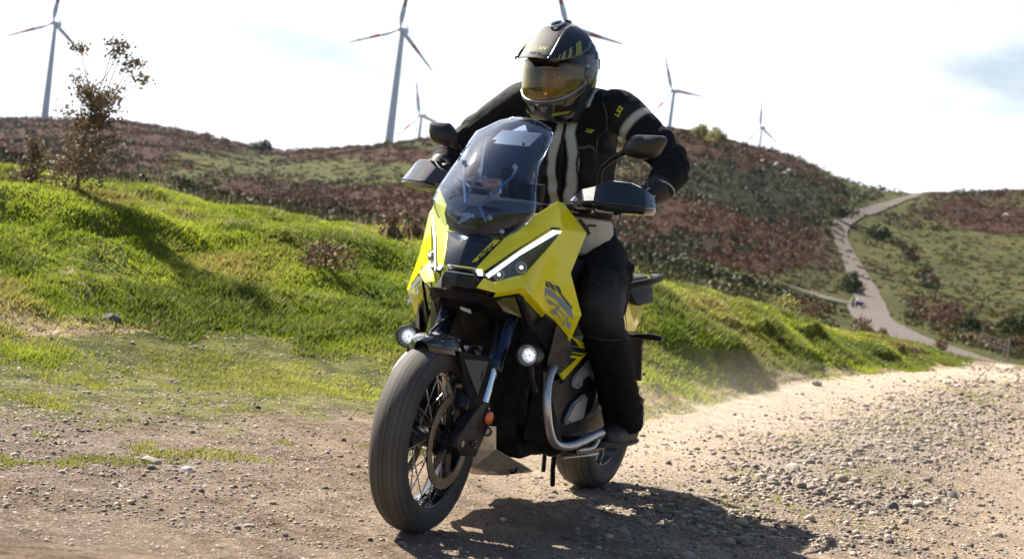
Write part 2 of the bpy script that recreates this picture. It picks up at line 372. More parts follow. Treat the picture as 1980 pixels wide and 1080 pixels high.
fattr(me, 'a_far', np.append(farm, pad)); ff_ = (Yf - foot_y(Xf / Yf)) / 3.4; fattr(me, 'a_soil', np.append(np.clip(sstep(.36, .0, ff_ + .22 * fbm(Xf, Yf, .7, 4, 401)) + .8 * sstep(.25, .45, fbm(Xf, Yf, 1.1, 4, 411)), 0, 1) * (1 - farm), pad)); fattr(me, 'a_br', np.append(sstep(.4, .62, br_) * farm * (1 - verge), pad)); fattr(me, 'a_sc', np.append(sstep(.5, .7, sc_r) * farm * .8 * (1 - verge), pad))
tag(link('terrain', me, ground_mat(), smooth=180), kind='structure')

# the stony road surface the motorcycle rides on, a sheet just above the terrain
def rd_foot(t, Y): return foot_y(t)
nx, ny = 520, 420
txs = np.linspace(-.72, .62, nx); s_ = np.linspace(0, 1, ny)
TX, SS = np.meshgrid(txs, s_)
wob = .30 * fbm(txs * 12, txs * 0, 1.6, 3, 81)
end = np.where(txs < .24, foot_y(txs) + .1 + .55 * sstep(.06, -.05, txs) + wob * (1 + 1.5 * sstep(.06, -.05, txs)), np.interp(txs, [.24, .262, .285, .62], [18.4, 22, 30, 34]) + wob * .5)
YY = 2.4 * (end[None, :] / 2.4) ** SS; XX = TX * YY
ZZ = height(XX, YY) + .012
# wheel ruts
def along(X, Y):     # distance across the track from its centre line
    cx = np.interp(Y, [2, 6.4, 8.4, 11, 14, 19, 23, 32], [.3, 1.05, 1.65, 2.6, 3.75, 5.7, 7.0, 9.2]); return X - cx
d_ = along(XX, YY); wd = .55 + .02 * YY
rut = np.exp(-((d_ + 1.25) / wd) ** 2) + np.exp(-((d_ - 1.25) / wd) ** 2)
crown = np.exp(-(d_ / (.42 + .012 * YY)) ** 2)
def road_shape(X, Y):
    d = along(X, Y); w_ = .55 + .02 * Y
    r_ = np.exp(-((d + 1.25) / w_) ** 2) + np.exp(-((d - 1.25) / w_) ** 2); c_ = np.exp(-(d / (.42 + .012 * Y)) ** 2)
    return -.02 * r_ * sstep(3, 6, Y) + .02 * c_ * sstep(5.8, 7.5, Y)
ZZ = ZZ + road_shape(XX, YY)
V = np.stack([XX, YY, ZZ], -1).reshape(-1, 3)
idx = np.arange(nx * ny).reshape(ny, nx); F = np.stack([idx[:-1, :-1], idx[:-1, 1:], idx[1:, 1:], idx[1:, :-1]], -1).reshape(-1, 4)
me = mesh_np('dirt_road', V, F)
grav = np.clip(crown * sstep(5.9, 7.5, YY) + .5 * sstep(1.5, 2.6, np.abs(d_)) + .55 * sstep(.5, -1.5, XX) * sstep(7.4, 5.6, YY) + .35 * fbm(XX, YY, .7, 4, 91), 0, 1)
fattr(me, 'a_grav', grav.ravel())
gr = sstep(3.0, -.3, foot_y(TX) - YY) * .54 * sstep(.24, .2, TX) + .42 * sstep(.0, -1.2, XX) * sstep(5.2, 7.2, YY) + .22 * crown * sstep(6, 8, YY)
fattr(me, 'a_grs', gr.ravel())
dst = np.exp(-((d_ + 1.15) / (.75 + .03 * YY)) ** 2) * sstep(6.2, 8.2, YY) + .75 * np.exp(-((d_ - 1.6) / .8) ** 2) * sstep(5, 7, YY) + .5 * sstep(15, 19, YY)
fattr(me, 'a_left', np.clip(1.0 * sstep(.35, -.4, XX), 0, 1).ravel())
fattr(me, 'a_dust', np.clip(dst, 0, 1).ravel())
DIRT = dirt_mat('dirt')
tag(link('dirt_road', me, DIRT, smooth=180), kind='structure')
def zroad(x, y): return height(x, y) + .012 + road_shape(x, y)

TRACKM = mat('worn_track', (.095, .076, .064), .95, noise=.35, nscale=.5, bump=.5, bscale=3)
def ribbon(name, P, wl, lift, cols=5):
    n = len(P); tan = np.gradient(P, axis=0); tan /= np.linalg.norm(tan, axis=1)[:, None]; nrm = np.stack([tan[:, 1], -tan[:, 0]], 1)
    wob_l = fbm(np.arange(n) * 1., np.zeros(n), 45, 3, 3) * .22; wob_r = fbm(np.arange(n) * 1., np.ones(n) * 9, 45, 3, 4) * .22
    V = []; 
    for i in range(n):
        for c in range(cols):
            f = c / (cols - 1) * 2 - 1; hw = wl(P[i][1]) * (1 + (wob_l[i] if f < 0 else wob_r[i]) )
            q = P[i] + nrm[i] * f * hw; V.append((q[0], q[1], 0))
    V = np.array(V); V[:, 2] = height(V[:, 0], V[:, 1]) + lift * np.clip(V[:, 1] / 200, .08, 1.6)
    idx = np.arange(n * cols).reshape(n, cols); F = np.stack([idx[:-1, :-1], idx[:-1, 1:], idx[1:, 1:], idx[1:, :-1]], -1).reshape(-1, 4)
    me = mesh_np(name, V, F)
    return tag(link(name, me, TRACKM, smooth=180), kind='structure')
ribbon('track', catmull(TRK, 60), lambda y: np.interp(y, [23, 40, 90, 200, 262, 310, 500, 830], [.9, 1.2, 1.9, 2.4, 3.2, 2.6, 2.4, 2.0]), .16, 9)
ribbon('side_track', catmull(BRN, 60), lambda y: 2.6, .24, 9)
# ------------------------------------------------------------ leaf / blade / stone clouds
rng = np.random.default_rng(7)
def tri_cloud(P, size, up_bias=0.0, narrow=.55):
    n = len(P); d = rng.normal(size=(n, 3)); d[:, 2] = np.abs(d[:, 2]) + up_bias; d /= np.linalg.norm(d, axis=1)[:, None]
    s = np.cross(d, rng.normal(size=(n, 3))); s /= np.linalg.norm(s, axis=1)[:, None]
    L_ = (size * rng.uniform(.6, 1.4, n))[:, None]; W_ = L_ * narrow
    V = np.stack([P - s * W_ / 2, P + s * W_ / 2, P + d * L_], 1).reshape(-1, 3)
    return V, np.arange(n * 3).reshape(-1, 3)
def mound_points(C_, R_, H_, n):
    """n points per mound, biased to the upper shell"""
    m = len(C_); a = rng.uniform(0, 2 * np.pi, (m, n)); cz = rng.uniform(0, 1, (m, n)); r = rng.uniform(.55, 1.0, (m, n)) ** .6
    sr = np.sqrt(1 - cz ** 2) * r
    X = C_[:, None, 0] + R_[:, None] * sr * np.cos(a); Y = C_[:, None, 1] + R_[:, None] * sr * np.sin(a)
    return np.stack([X, Y, C_[:, None, 2] + H_[:, None] * cz * r], -1).reshape(-1, 3)
def blades(X, Y, hgt, wid, lean=.45, zf=None):
    n = len(X); Z = (zf or height)(X, Y) - .008
    a = rng.uniform(0, 2 * np.pi, n); b = rng.uniform(0, 2 * np.pi, n); h = hgt * rng.uniform(.5, 1.4, n); ln = h * lean * rng.uniform(.2, 1.6, n)
    dx = np.cos(a) * wid / 2; dy = np.sin(a) * wid / 2
    P = np.stack([X, Y, Z], -1)
    v0 = P - np.stack([dx, dy, 0 * dx], -1); v1 = P + np.stack([dx, dy, 0 * dx], -1)
    v2 = P + np.stack([np.cos(b) * ln, np.sin(b) * ln, h], -1)
    return np.stack([v0, v1, v2], 1).reshape(-1, 3), np.arange(n * 3).reshape(-1, 3)

G_TURF = leafmat('turf_blades', (.09, .15, .012), (.42, .48, .05), .75, .45, True, c3=(.34, .24, .11))
G_TUFT = leafmat('tuft_blades', (.06, .105, .014), (.20, .25, .035), .9, .4, True, c3=(.30, .25, .10))
G_DRY = leafmat('dry_stalks', (.26, .19, .10), (.45, .36, .22), 3, .35)
def pick(n, tlo, thi, f0, f1, seed=0):
    """random ground points between the foot of the bank (f=0) and its crest (f=1) and beyond"""
    t = rng.uniform(tlo, thi, n); f = rng.uniform(f0, f1, n); fy = foot_y(t); cy = crest_y(t)
    Y = fy + f * (cy - fy); return t * Y, Y, f
# short turf on the bank
X, Y, f = pick(640000, -.56, .33, -.12, 1.35)
k = (rng.uniform(size=len(X)) < .05 + .95 * sstep(-.05, .22, f + .30 * fbm(X, Y, .6, 3, 101))) & (rng.uniform(size=len(X)) < .55 + .9 * (fbm(X, Y, .6, 3, 111) + .3))
k &= ~((X / Y > .25) & (X / Y < .295))
X, Y = X[k], Y[k]
V, F = blades(X, Y, .022 + .018 * (fbm(X, Y, .5, 3, 121) + .6), .008 + .0005 * Y, .8)
me = mesh_np('turf', V, F); dryn = np.clip(-.02 + 1.7 * fbm(X, Y, .9, 4, 131), 0, 1) * rng.uniform(.4, 1, len(X)); fattr(me, 'rnd', np.repeat(dryn, 3))
tag(link('turf', me, G_TURF), 'short sunlit green turf covering the bank beside the dirt road', 'grass', kind='stuff')
# rank tussocks: longer and darker
X, Y, f = pick(290000, -.56, .27, .08, 1.25)
q = fbm(X, Y, .62, 3, 141) + .35 * fbm(X, Y, 2.2, 2, 143); k = q > .17; X, Y, q = X[k], Y[k], q[k]
V, F = blades(X, Y, .035 + .08 * np.clip(q - .15, 0, .5), .010 + .0004 * Y, .8)
me = mesh_np('tussock_grass', V, F); fattr(me, 'rnd', np.repeat(np.clip(rng.normal(.1, .2, len(X)), 0, 1), 3))
tag(link('tussock_grass', me, G_TUFT), 'longer dark tussocks scattered through the turf of the bank', 'grass', kind='stuff')
# thin grass creeping over the stony verge at the left and between the wheel tracks
n = 260000; t = rng.uniform(-.42, .2, n); Y = foot_y(t) * rng.uniform(.52, 1.02, n); X = t * Y
m_ = sstep(1.0, .62, (foot_y(t) - Y) / 2.6 + .55) * .5 + .30 * (X < .2)
k = (fbm(X, Y, .40, 4, 151) + .35 * fbm(X, Y, 1.3, 2, 153) + .3 * fbm(X, Y, .12, 2, 157) > .38 - .45 * sstep(2.8, -.3, foot_y(t) - Y)) & (rng.uniform(size=n) < .8) & ~((X > -.1) & (foot_y(t) - Y > .7)) & (foot_y(t) - Y < 2.9)
X1, Y1 = X[k], Y[k]
n = 16000; Y = rng.uniform(6.2, 18, n); X = np.interp(Y, [2, 6.4, 8.4, 11, 14, 19, 23, 32], [.3, 1.05, 1.65, 2.6, 3.75, 5.7, 7.0, 9.2]) + rng.normal(0, .3, n)
k = fbm(X, Y, .4, 3, 161) > .22; X1 = np.append(X1, X[k]); Y1 = np.append(Y1, Y[k])
V, F = blades(X1, Y1, .022, .008, .9, zroad)
me = mesh_np('verge_grass', V, F); fattr(me, 'rnd', np.repeat(rng.uniform(0, .6, len(X1)), 3))
tag(link('verge_grass', me, G_TURF), 'thin low grass creeping over the stony edge of the dirt road', 'grass', kind='stuff')
# dry straw stalks along the crest
X, Y, f = pick(2600, -.30, .29, .75, 1.2); k = fbm(X, Y, .9, 3, 171) > .12; X, Y = X[k], Y[k]
V, F = blades(X, Y, .13, .006, .5)
tag(link('straw', mesh_np('straw', V, F), G_DRY), 'pale dry grass stalks standing along the top of the bank', 'dry grass', kind='stuff')

# loose stones
ico = bmesh.new(); bmesh.ops.create_icosphere(ico, subdivisions=1, radius=1); IV = np.array([v.co[:] for v in ico.verts]); IF = np.array([[v.index for v in f.verts] for f in ico.faces]); ico.free()
def stones(X, Y, R_, zf, seed=0):
    n = len(X); m = len(IV); jit = 1 + rng.uniform(-.38, .38, (n, m)); sc3 = rng.uniform(.6, 1.25, (n, 1, 3)) * np.array([1, 1, .62])
    V = IV[None] * jit[..., None] * sc3 * R_[:, None, None]
    a = rng.uniform(0, 6.28, n); c, s = np.cos(a)[:, None], np.sin(a)[:, None]
    Vx = V[..., 0] * c - V[..., 1] * s; Vy = V[..., 0] * s + V[..., 1] * c
    V = np.stack([Vx + X[:, None], Vy + Y[:, None], V[..., 2] + (zf(X, Y) + R_ * .25)[:, None]], -1).reshape(-1, 3)
    F = (IF[None] + (np.arange(n) * m)[:, None, None]).reshape(-1, 3); return V, F, m
def stone_mat(name, c1, c2, c3):
    m, t, p = newmat(name); a = N(t, 'ShaderNodeAttribute', attribute_name='rnd'); r = N(t, 'ShaderNodeValToRGB')
    r.color_ramp.elements[0].color = (*c1, 1); r.color_ramp.elements[1].color = (*c3, 1); e = r.color_ramp.elements.new(.55); e.color = (*c2, 1)
    t.links.new(a.outputs['Fac'], r.inputs[0])
    c = N(t, 'ShaderNodeTexCoord'); n = N(t, 'ShaderNodeTexNoise'); n.inputs['Scale'].default_value = 60; n.inputs['Detail'].default_value = 6; t.links.new(c.outputs['Object'], n.inputs['Vector'])
    mm = N(t, 'ShaderNodeMix', data_type='RGBA', blend_type='MULTIPLY'); mm.inputs['Factor'].default_value = .6; t.links.new(r.outputs[0], mm.inputs['A'])
    k = N(t, 'ShaderNodeMapRange'); k.inputs['To Min'].default_value = .45; k.inputs['To Max'].default_value = 1.25; k.clamp = False; t.links.new(n.outputs['Fac'], k.inputs['Value'])
    t.links.new(k.outputs[0], mm.inputs['B']); t.links.new(mm.outputs['Result'], p.inputs['Base Color']); p.inputs['Roughness'].default_value = .9
    return m
STONE = stone_mat('stone', (.085, .078, .078), (.32, .26, .21), (.58, .49, .39))
n = 130000; Y = 5.0 * (22 / 5.0) ** rng.uniform(0, 1, n); t = rng.uniform(-.36, .345, n); X = t * Y
d = along(X, Y); dens = .10 + 1.3 * np.exp(-(d / (.55 + .02 * Y)) ** 2) * sstep(5.5, 7.2, Y) + .5 * sstep(1.7, 2.6, d) + .45 * sstep(.2, -1.2, X) * sstep(8, 6.5, Y) + .15 * sstep(-1.5, -2.2, d)
dens = dens * (.45 + 1.1 * (fbm(X, Y, .45, 3, 181) > -.1)) * (1 - .8 * np.exp(-((d + 1.15) / .7) ** 2) * sstep(6.2, 8.2, Y))
k = (rng.uniform(size=n) < dens * .62) & (Y < foot_y(t) + .05 + .5 * (X < .4)); X, Y = X[k], Y[k]
R_ = np.exp(rng.normal(math.log(.0042), .55, len(X))) * (.75 + .04 * Y); R_ = np.clip(R_, .003, .019) * np.where(X < .3, .75, 1.0 + .45 * np.exp(-(along(X, Y) / .7) ** 2))
V, F, m_ = stones(X, Y, R_, zroad); me = mesh_np('gravel', V, F); fattr(me, 'rnd', np.repeat(rng.beta(1.6, 1.7, len(X)), m_))
tag(link('gravel', me, STONE), 'loose grey and tan gravel strewn over the dirt road', 'gravel', kind='stuff')
octa = np.array([(1, 0, 0), (0, 1, 0), (-1, 0, 0), (0, -1, 0), (0, 0, 1), (0, 0, -1)], float); OF = np.array([(0, 1, 4), (1, 2, 4), (2, 3, 4), (3, 0, 4)])
n = 230000; Y = 4.6 * (22 / 4.6) ** rng.uniform(0, 1, n); t = rng.uniform(-.38, .345, n); X = t * Y; d = along(X, Y)
dens = .30 + .5 * np.clip(fbm(X, Y, .35, 4, 191) + .3, 0, 1) + .4 * np.exp(-(d / (.6 + .02 * Y)) ** 2); k = (rng.uniform(size=n) < dens) & (Y < foot_y(t) + .1 + .5 * (X < .4)); X, Y = X[k], Y[k]; nn_ = len(X)
R_ = np.clip(np.exp(rng.normal(math.log(.0032), .4, nn_)) * (.7 + .06 * Y), .002, .010); V = octa[None] * (1 + rng.uniform(-.4, .4, (nn_, 6, 1))) * R_[:, None, None] * np.array([1, 1, .6]); a = rng.uniform(0, 6.28, nn_); c, s = np.cos(a)[:, None], np.sin(a)[:, None]
V = np.stack([V[..., 0] * c - V[..., 1] * s + X[:, None], V[..., 0] * s + V[..., 1] * c + Y[:, None], V[..., 2] + (zroad(X, Y) + R_ * .15)[:, None]], -1).reshape(-1, 3)
me = mesh_np('grit', V, (OF[None] + (np.arange(nn_) * 6)[:, None, None]).reshape(-1, 3)); fattr(me, 'rnd', np.repeat(rng.beta(1.5, 1.5, nn_) * np.where(X < .3, .75, 1), 6))
tag(link('grit', me, STONE), 'fine stone chips covering the dirt road between the larger stones', 'gravel', kind='stuff')
def rock(name, x, y, r, label, sq=(1, 1, .6), c=None, group=None, zf=zroad, seed=1, det=3):
    bm = bmesh.new(); bmesh.ops.create_icosphere(bm, subdivisions=det, radius=1); rr = random.Random(seed)
    pl = [(Vector((rr.uniform(-1, 1), rr.uniform(-1, 1), rr.uniform(-.3, 1))).normalized(), rr.uniform(.50, .85)) for _ in range(14)]
    for v in bm.verts:
        for nn, dd in pl:
            q = v.co.dot(nn)
            if q > dd: v.co -= nn * (q - dd)
        v.co = Vector((v.co.x * sq[0], v.co.y * sq[1], v.co.z * sq[2])) * r
        v.co *= 1 + .05 * math.sin(v.co.x / r * 9 + seed) * math.cos(v.co.y / r * 7)
    me = bpy.data.meshes.new(name); bm.to_mesh(me); bm.free()
    o = link(name, me, c, smooth=28); o.location = (x, y, float(zf(np.array([x]), np.array([y]))[0]) + r * sq[2] * .45); o.rotation_euler = (0, 0, seed * 1.3)
    return tag(o, label, 'rock', group)
RK_P = mat('pale_rock', (.38, .33, .28), .9, noise=.35, nscale=20, bump=.6, bscale=40)
RK_D = mat('dark_rock', (.12, .115, .115), .9, noise=.4, nscale=30, bump=.6, bscale=60)
RK_W = mat('white_rock', (.62, .6, .56), .9, noise=.25, nscale=2, bump=.6, bscale=5)
rock('rock', 1.39, 7.95, .045, 'pale grey stone, the largest loose stone beyond the tip of the motorcycle shadow', c=RK_P, seed=2)
rock('rock', 1.70, 7.24, .038, 'dark stone in the gravel just beyond the far edge of the motorcycle shadow', c=RK_D, seed=3, sq=(1.2, .8, .5))
rock('rock', 2.13, 7.93, .034, 'dark round stone on the gravel strip, farther right than the other dark stone', c=RK_D, seed=4)
rock('rock', -1.19, 6.11, .040, 'broad pale flat stone among grass tufts at the left road edge', c=RK_P, seed=5, sq=(1.3, .9, .4))
rock('rock', -1.04, 6.00, .034, 'lilac grey flat stone just right of the broad pale one at the left road edge', c=mat('lilac_rock', (.36, .33, .35), .9, noise=.3, nscale=25, bump=.5), seed=6, sq=(1.2, .8, .45))
rock('rock', -2.12, 9.35, .07, 'dark stone lying in the turf near the foot of the left bank', c=RK_D, seed=7, zf=height)
rock('rock', 2.55, 13.9, .055, 'grey boulder in the turf where the right bank meets the dirt road', c=RK_D, seed=8, sq=(1.3, .8, .5), zf=height)
rock('rock', 192, 690, 1.6, 'bright white boulder on the far slope right of the winding track', sq=(1.3, .8, .6), c=RK_W, seed=9, zf=height)
OCR = mat('outcrop_rock', (.30, .29, .275), .95, noise=.3, nscale=1, bump=.6, bscale=3)
for i, (x, y, r, lab) in enumerate([(79, 588, 1.7, 'leftmost pale rock outcrop in the scrub of the steep right hill'), (86, 598, 2.5, 'largest pale rock outcrop, in the middle of the cluster on the steep right hill'),
        (91, 604, 2.0, 'rightmost pale rock outcrop near the shoulder of the steep right hill'), (85, 572, 1.6, 'lowest pale rock outcrop, beneath the largest one on the steep right hill')]):
    rock('outcrop', x, y, r, lab, sq=(1.0, .9, .75), c=OCR, group='rock outcrops on the steep hill', seed=20 + i, zf=height, det=2)

# far bracken, scrub and rough grass as leaf mounds
BRK = leafmat('bracken_leaves', (.034, .012, .007), (.085, .032, .015), .12, .2, True, c3=(.14, .08, .038))
SCR = leafmat('scrub_leaves', (.007, .012, .006), (.022, .031, .011), .15, .2, True, c3=(.07, .075, .025))
FGR = leafmat('far_grass_leaves', (.030, .042, .009), (.074, .076, .018), .08, .2, True, c3=(.09, .065, .035))
n = 250000; Yc = 48 * (1500 / 48) ** rng.uniform(0, 1, n); t = rng.uniform(-.50, .47, n); Xc = t * Yc
k = Yc < ridge_y(t) * 1.03; Xc, Yc = Xc[k], Yc[k]
b_, s_c = cover(Xc, Yc); dtk = dist_trk(Xc, Yc); ok = dtk > 7.0
def mounds(name, mask, col, label, cat, nl, rs, hs, ls):
    x, y = Xc[mask], Yc[mask]; R_ = rs * rng.uniform(.6, 1.5, len(x)) * (.55 + y / 420); C_ = np.stack([x, y, height(x, y) - .05], -1)
    P = mound_points(C_, R_, R_ * hs * rng.uniform(.6, 1.3, len(x)), nl)
    V, F = tri_cloud(P, np.repeat(R_ * ls, nl), .4, .7); me = mesh_np(name, V, F)
    fattr(me, 'rnd', np.repeat(np.clip(np.repeat(rng.uniform(-.3, .7, len(x)), nl) + rng.normal(0, .15, len(P)), 0, 1), 3))
    tag(link(name, me, col), label, cat, kind='stuff')
u_ = rng.uniform(size=len(Xc))
mb = ok & (b_ > .44 + .25 * (u_ - .5)) & (u_ < .27) & (s_c < .60)
ms_ = ok & (s_c > .36 + .25 * (u_ - .5)) & (u_ > .27) & (u_ < .47) & ((Yc > 150) | (Xc / Yc > .17))
mg = ok & ~mb & ~ms_ & (b_ < .5) & (u_ > .8)
mounds('bracken', mb, BRK, 'rust brown autumn bracken covering the far slopes', 'bracken', 22, .62, .75, .42)
mounds('scrub', ms_, SCR, 'dark green gorse scrub spread over the steep right hill and far slopes', 'scrub', 22, .80, .85, .40)
mounds('rough_grass', mg, FGR, 'rough green pasture grass on the far slopes', 'grass', 12, .45, .3, .6)

def leafy(name, x, y, r, h, col, label, cat, nl=700, ls=.16, group=None, z=None, stem=True, lobes=6, seed=0, stemcol=None):
    z = H1(x, y) if z is None else z; root = empty(name, (x, y, z)); tag(root, label, cat, group); rr = np.random.default_rng(seed + 5)
    a = rr.uniform(0, 6.28, lobes); q = rr.uniform(.15, .55, lobes) * r
    C_ = np.stack([q * np.cos(a), q * np.sin(a), rr.uniform(.0, .25, lobes) * h], -1)
    P = mound_points(C_, r * rr.uniform(.45, .75, lobes), h * rr.uniform(.5, .85, lobes), nl // lobes)
    V, F = tri_cloud(P, np.full(len(P), ls), .2, .6); me = mesh_np('foliage', V, F); fattr(me, 'rnd', np.repeat(np.clip(rng.normal(.15, .25, len(P)), 0, 1), 3))
    link('foliage', me, col, root)
    if stem:
        tube('stem', [(0, 0, -.1 * h), (.03 * r, 0, .3 * h), (-.05 * r, .02 * r, .75 * h)], [.05 * r, .035 * r, .012 * r], stemcol or BARK, root, 6)
    return root
def tube(name, pts, rad_, m, parent=None, seg=10, cap=True, smooth=60, sm=0, closed=False, link_=True, prof=None):
    """swept tube; rad_ a number or one radius per point; prof scales (a,b) the section"""
    P = [Vector(p) for p in pts]
    if not isinstance(rad_, (list, tuple)): rad_ = [rad_] * len(P)
    if sm:
        A = catmull([tuple(p) for p in P], sm); rr = np.interp(np.linspace(0, len(P) - 1, len(A)), range(len(P)), rad_); P = [Vector(a) for a in A]; rad_ = list(rr)
    bm = bmesh.new(); rings = []; n = len(P); ref = None
    for i, p in enumerate(P):
        a = (P[(i + 1) % n] - P[i - 1]) if closed else (P[min(i + 1, n - 1)] - P[max(i - 1, 0)])
        a.normalize()
        if ref is None: ref = a.orthogonal().normalized()
        ref = (ref - a * ref.dot(a)).normalized(); b = a.cross(ref)
        pa, pb = prof or (1, 1)
        rings.append([bm.verts.new(p + (ref * math.cos(t) * pa + b * math.sin(t) * pb) * rad_[i]) for t in [2 * math.pi * k / seg for k in range(seg)]])
    for i in range(n if closed else n - 1):
        r0, r1 = rings[i], rings[(i + 1) % n]
        for k in range(seg): bm.faces.new((r0[k], r0[(k + 1) % seg], r1[(k + 1) % seg], r1[k]))
    if cap and not closed:
        bm.faces.new(rings[0][::-1]); bm.faces.new(rings[-1])
    bmesh.ops.recalc_face_normals(bm, faces=bm.faces)
    me = bpy.data.meshes.new(name); bm.to_mesh(me); bm.free()
    return link(name, me, m, parent, smooth)
BARK = mat('bark', (.10, .075, .055), .9, noise=.3, nscale=20)
DSH = leafmat('dark_shrub_leaves', (.016, .030, .010), (.05, .07, .02), .6, .25, True, c3=(.10, .11, .03))
YSH = leafmat('yellow_shrub_leaves', (.14, .15, .035), (.30, .29, .09), .4, .35, True, c3=(.35, .3, .12))
DRS = leafmat('dead_plant_leaves', (.085, .055, .035), (.19, .12, .075), 4, .2, True, c3=(.25, .19, .12))
leafy('shrub', 59.5, 302, 3.1, 4.0, DSH, 'dark round bush standing alone just above the track junction', 'shrub', 1100, .5, seed=1)
leafy('shrub', 96.5, 530, 4.6, 5.0, DSH, 'dark green bush at the outer side of the first bend of the climbing track', 'shrub', 900, .8, seed=2)
leafy('shrub', 106, 512, 5.0, 5.2, DSH, 'dark bush on the inside of the track bend, throwing a long shadow', 'shrub', 900, .8, seed=3)
leafy('shrub', 64, 600, 5.0, 6.5, YSH, 'yellow green bush high on the steep right hill, right one of a pair', 'shrub', 900, .8, seed=4)
leafy('shrub', 59, 612, 3.6, 6.0, YSH, 'smaller yellow green bush left of its twin on the steep right hill', 'shrub', 700, .8, seed=5)
leafy('shrub', -158, 1030, 8.0, 8.0, DSH, 'dark bush in the saddle of the left skyline', 'shrub', 900, 1.3, seed=6)
leafy('shrub', 51.5, 176, 2.4, 2.4, DSH, 'dark green bush behind the fence at the right picture edge', 'shrub', 800, .4, seed=7)
leafy('shrub', 47.0, 178, 1.6, 2.4, DSH, 'small dark bush left of the larger one behind the right fence', 'shrub', 600, .35, seed=8)
for i, (x, y) in enumerate([(109, 500), (108, 488), (106, 474), (104.5, 462), (102.5, 450), (97.5, 420), (95, 405), (92, 390), (89, 375), (86, 360)]):
    leafy('hedge_shrub', x + (i % 3) * .8, y, 2.0 + .3 * (i % 2), 2.2 + .5 * (i % 3), DSH if i % 2 else BRK, ('dark green' if i % 2 else 'rust brown') + ' hedge bush right of the climbing track, ' + ['topmost', 'second from the top', 'third from the top', 'fourth from the top', 'fifth from the top', 'fifth from the bottom', 'fourth from the bottom', 'third from the bottom', 'second from the bottom', 'lowest'][i], 'shrub', 260, .6, 'hedge bushes beside the climbing track', seed=30 + i, stem=False)
# dead brown shrubs on the near bank
for i, (px_t, yy_, r, h, lab) in enumerate([(-.1085, 11.4, .26, .26, 'brown withered bush on the sunlit face of the left bank'),
        (.2035, 21.5, .20, .26, 'reddish dry bush on the right bank crest below the track junction, the larger of two'), (.2175, 22.5, .10, .2, 'small dark dry bush right of the larger one on the right bank crest'),
        (.2505, 25, .16, .26, 'pale brown dry bush at the end of the right bank beside the road'), (.1585, 17.5, .20, .25, 'green leafy bush on the shoulder of the right bank'),
        (.172, 19.2, .12, .3, 'thin dry thistle clump on the crest of the right bank')]):
    leafy('dry_shrub', px_t * yy_, yy_, r, h, YSH if 'green' in lab else DRS, lab, 'shrub', 420, .035 if r > .12 else .025, seed=50 + i)

def weed(x, y, h, label, seed, spread=.35, dens=1.0, tops=()):
    rr = random.Random(seed); z = H1(x, y); root = empty('dead_weed', (x, y, z)); tag(root, label, 'plant')
    lean = Vector((rr.uniform(.02, .10), rr.uniform(-.05, .05), 0)); st = [Vector((0, 0, -.03)) + lean * h * (k / 6) ** 1.5 + Vector((rr.uniform(-.010, .010), rr.uniform(-.01, .01), h * .72 * k / 6)) for k in range(7)]
    tube('stalk', st, [.013 - .0013 * k for k in range(7)], DSTK, root, 6)
    bm = bmesh.new(); heads = []; bpts = []
    for k in range(int(34 * dens)):
        f = rr.uniform(.05, .97); i = min(5, int(f * 6)); b = st[i].lerp(st[i + 1], f * 6 - i); a = rr.uniform(0, 6.28)
        ln = h * spread * rr.uniform(.25, .8) * (1.1 - .5 * f); tip = b + Vector((math.cos(a) * ln, math.sin(a) * ln, ln * rr.uniform(.1, .9)))
        bpts.append((b, b.lerp(tip, .5) + Vector((0, 0, -.08 * ln)), tip)); heads += [tip, b.lerp(tip, .6), b.lerp(tip, .35)]
    for dx, dz in tops:
        b = st[rr.choice((4, 5, 6))]; tip = Vector((dx, rr.uniform(-.05, .05), dz)) * h; bpts.append((b, b.lerp(tip, .5) + Vector((.01, 0, -.03)), tip)); heads += [tip] * 4
    for b in bpts:
        prev = None
        for q, p in enumerate(b):
            r = .0048 - .0012 * q; ring = [bm.verts.new(p + Vector((math.cos(t) * r, math.sin(t) * r, 0))) for t in (0, 2.1, 4.2)]
            if prev:
                for j in range(3): bm.faces.new((prev[j], prev[(j + 1) % 3], ring[(j + 1) % 3], ring[j]))
            prev = ring
    me = bpy.data.meshes.new('twigs'); bm.to_mesh(me); bm.free(); link('twigs', me, DSTK, root)
    P = np.array([list(p) for p in heads]); k = int(15 * dens); P = np.repeat(P, k, 0) + rng.normal(0, .026 * (h ** .5), (len(P) * k, 3)) * np.array([1.3, 1.3, .8])
    P2 = mound_points(np.array([[0, 0, 0.]]), np.array([.20 * h ** .5]), np.array([h * .30]), 420); P = np.vstack([P, P2])
    V, F = tri_cloud(P, np.full(len(P), .026), 0, .6); me = mesh_np('seed_heads', V, F); fattr(me, 'rnd', np.repeat(rng.uniform(0, .8, len(P)), 3)); link('seed_heads', me, DRS, root)
    return root
DSTK = mat('dead_stalk', (.20, .14, .09), .9, noise=.3, nscale=30)
weed(-2.92, 11.4, .98, 'tall dead brown weed with seed heads standing on the crest of the left bank', 3, .36, 1.5, ((.12, 1.0), (.16, .92), (.20, .97), (.26, .84), (.31, .88), (-.10, .93), (.34, .78)))
weed(-3.35, 11.7, .52, 'short dead weed at the far left of the bank crest', 5, .3, .7)
weed(-.94, 12.9, .24, 'dry brown weed on the bank crest, left neighbour of the palest weed', 11, .5, .7)
weed(-.80, 13.2, .20, 'pale dry weed on the bank crest nearest the left handguard', 13, .4, .4)

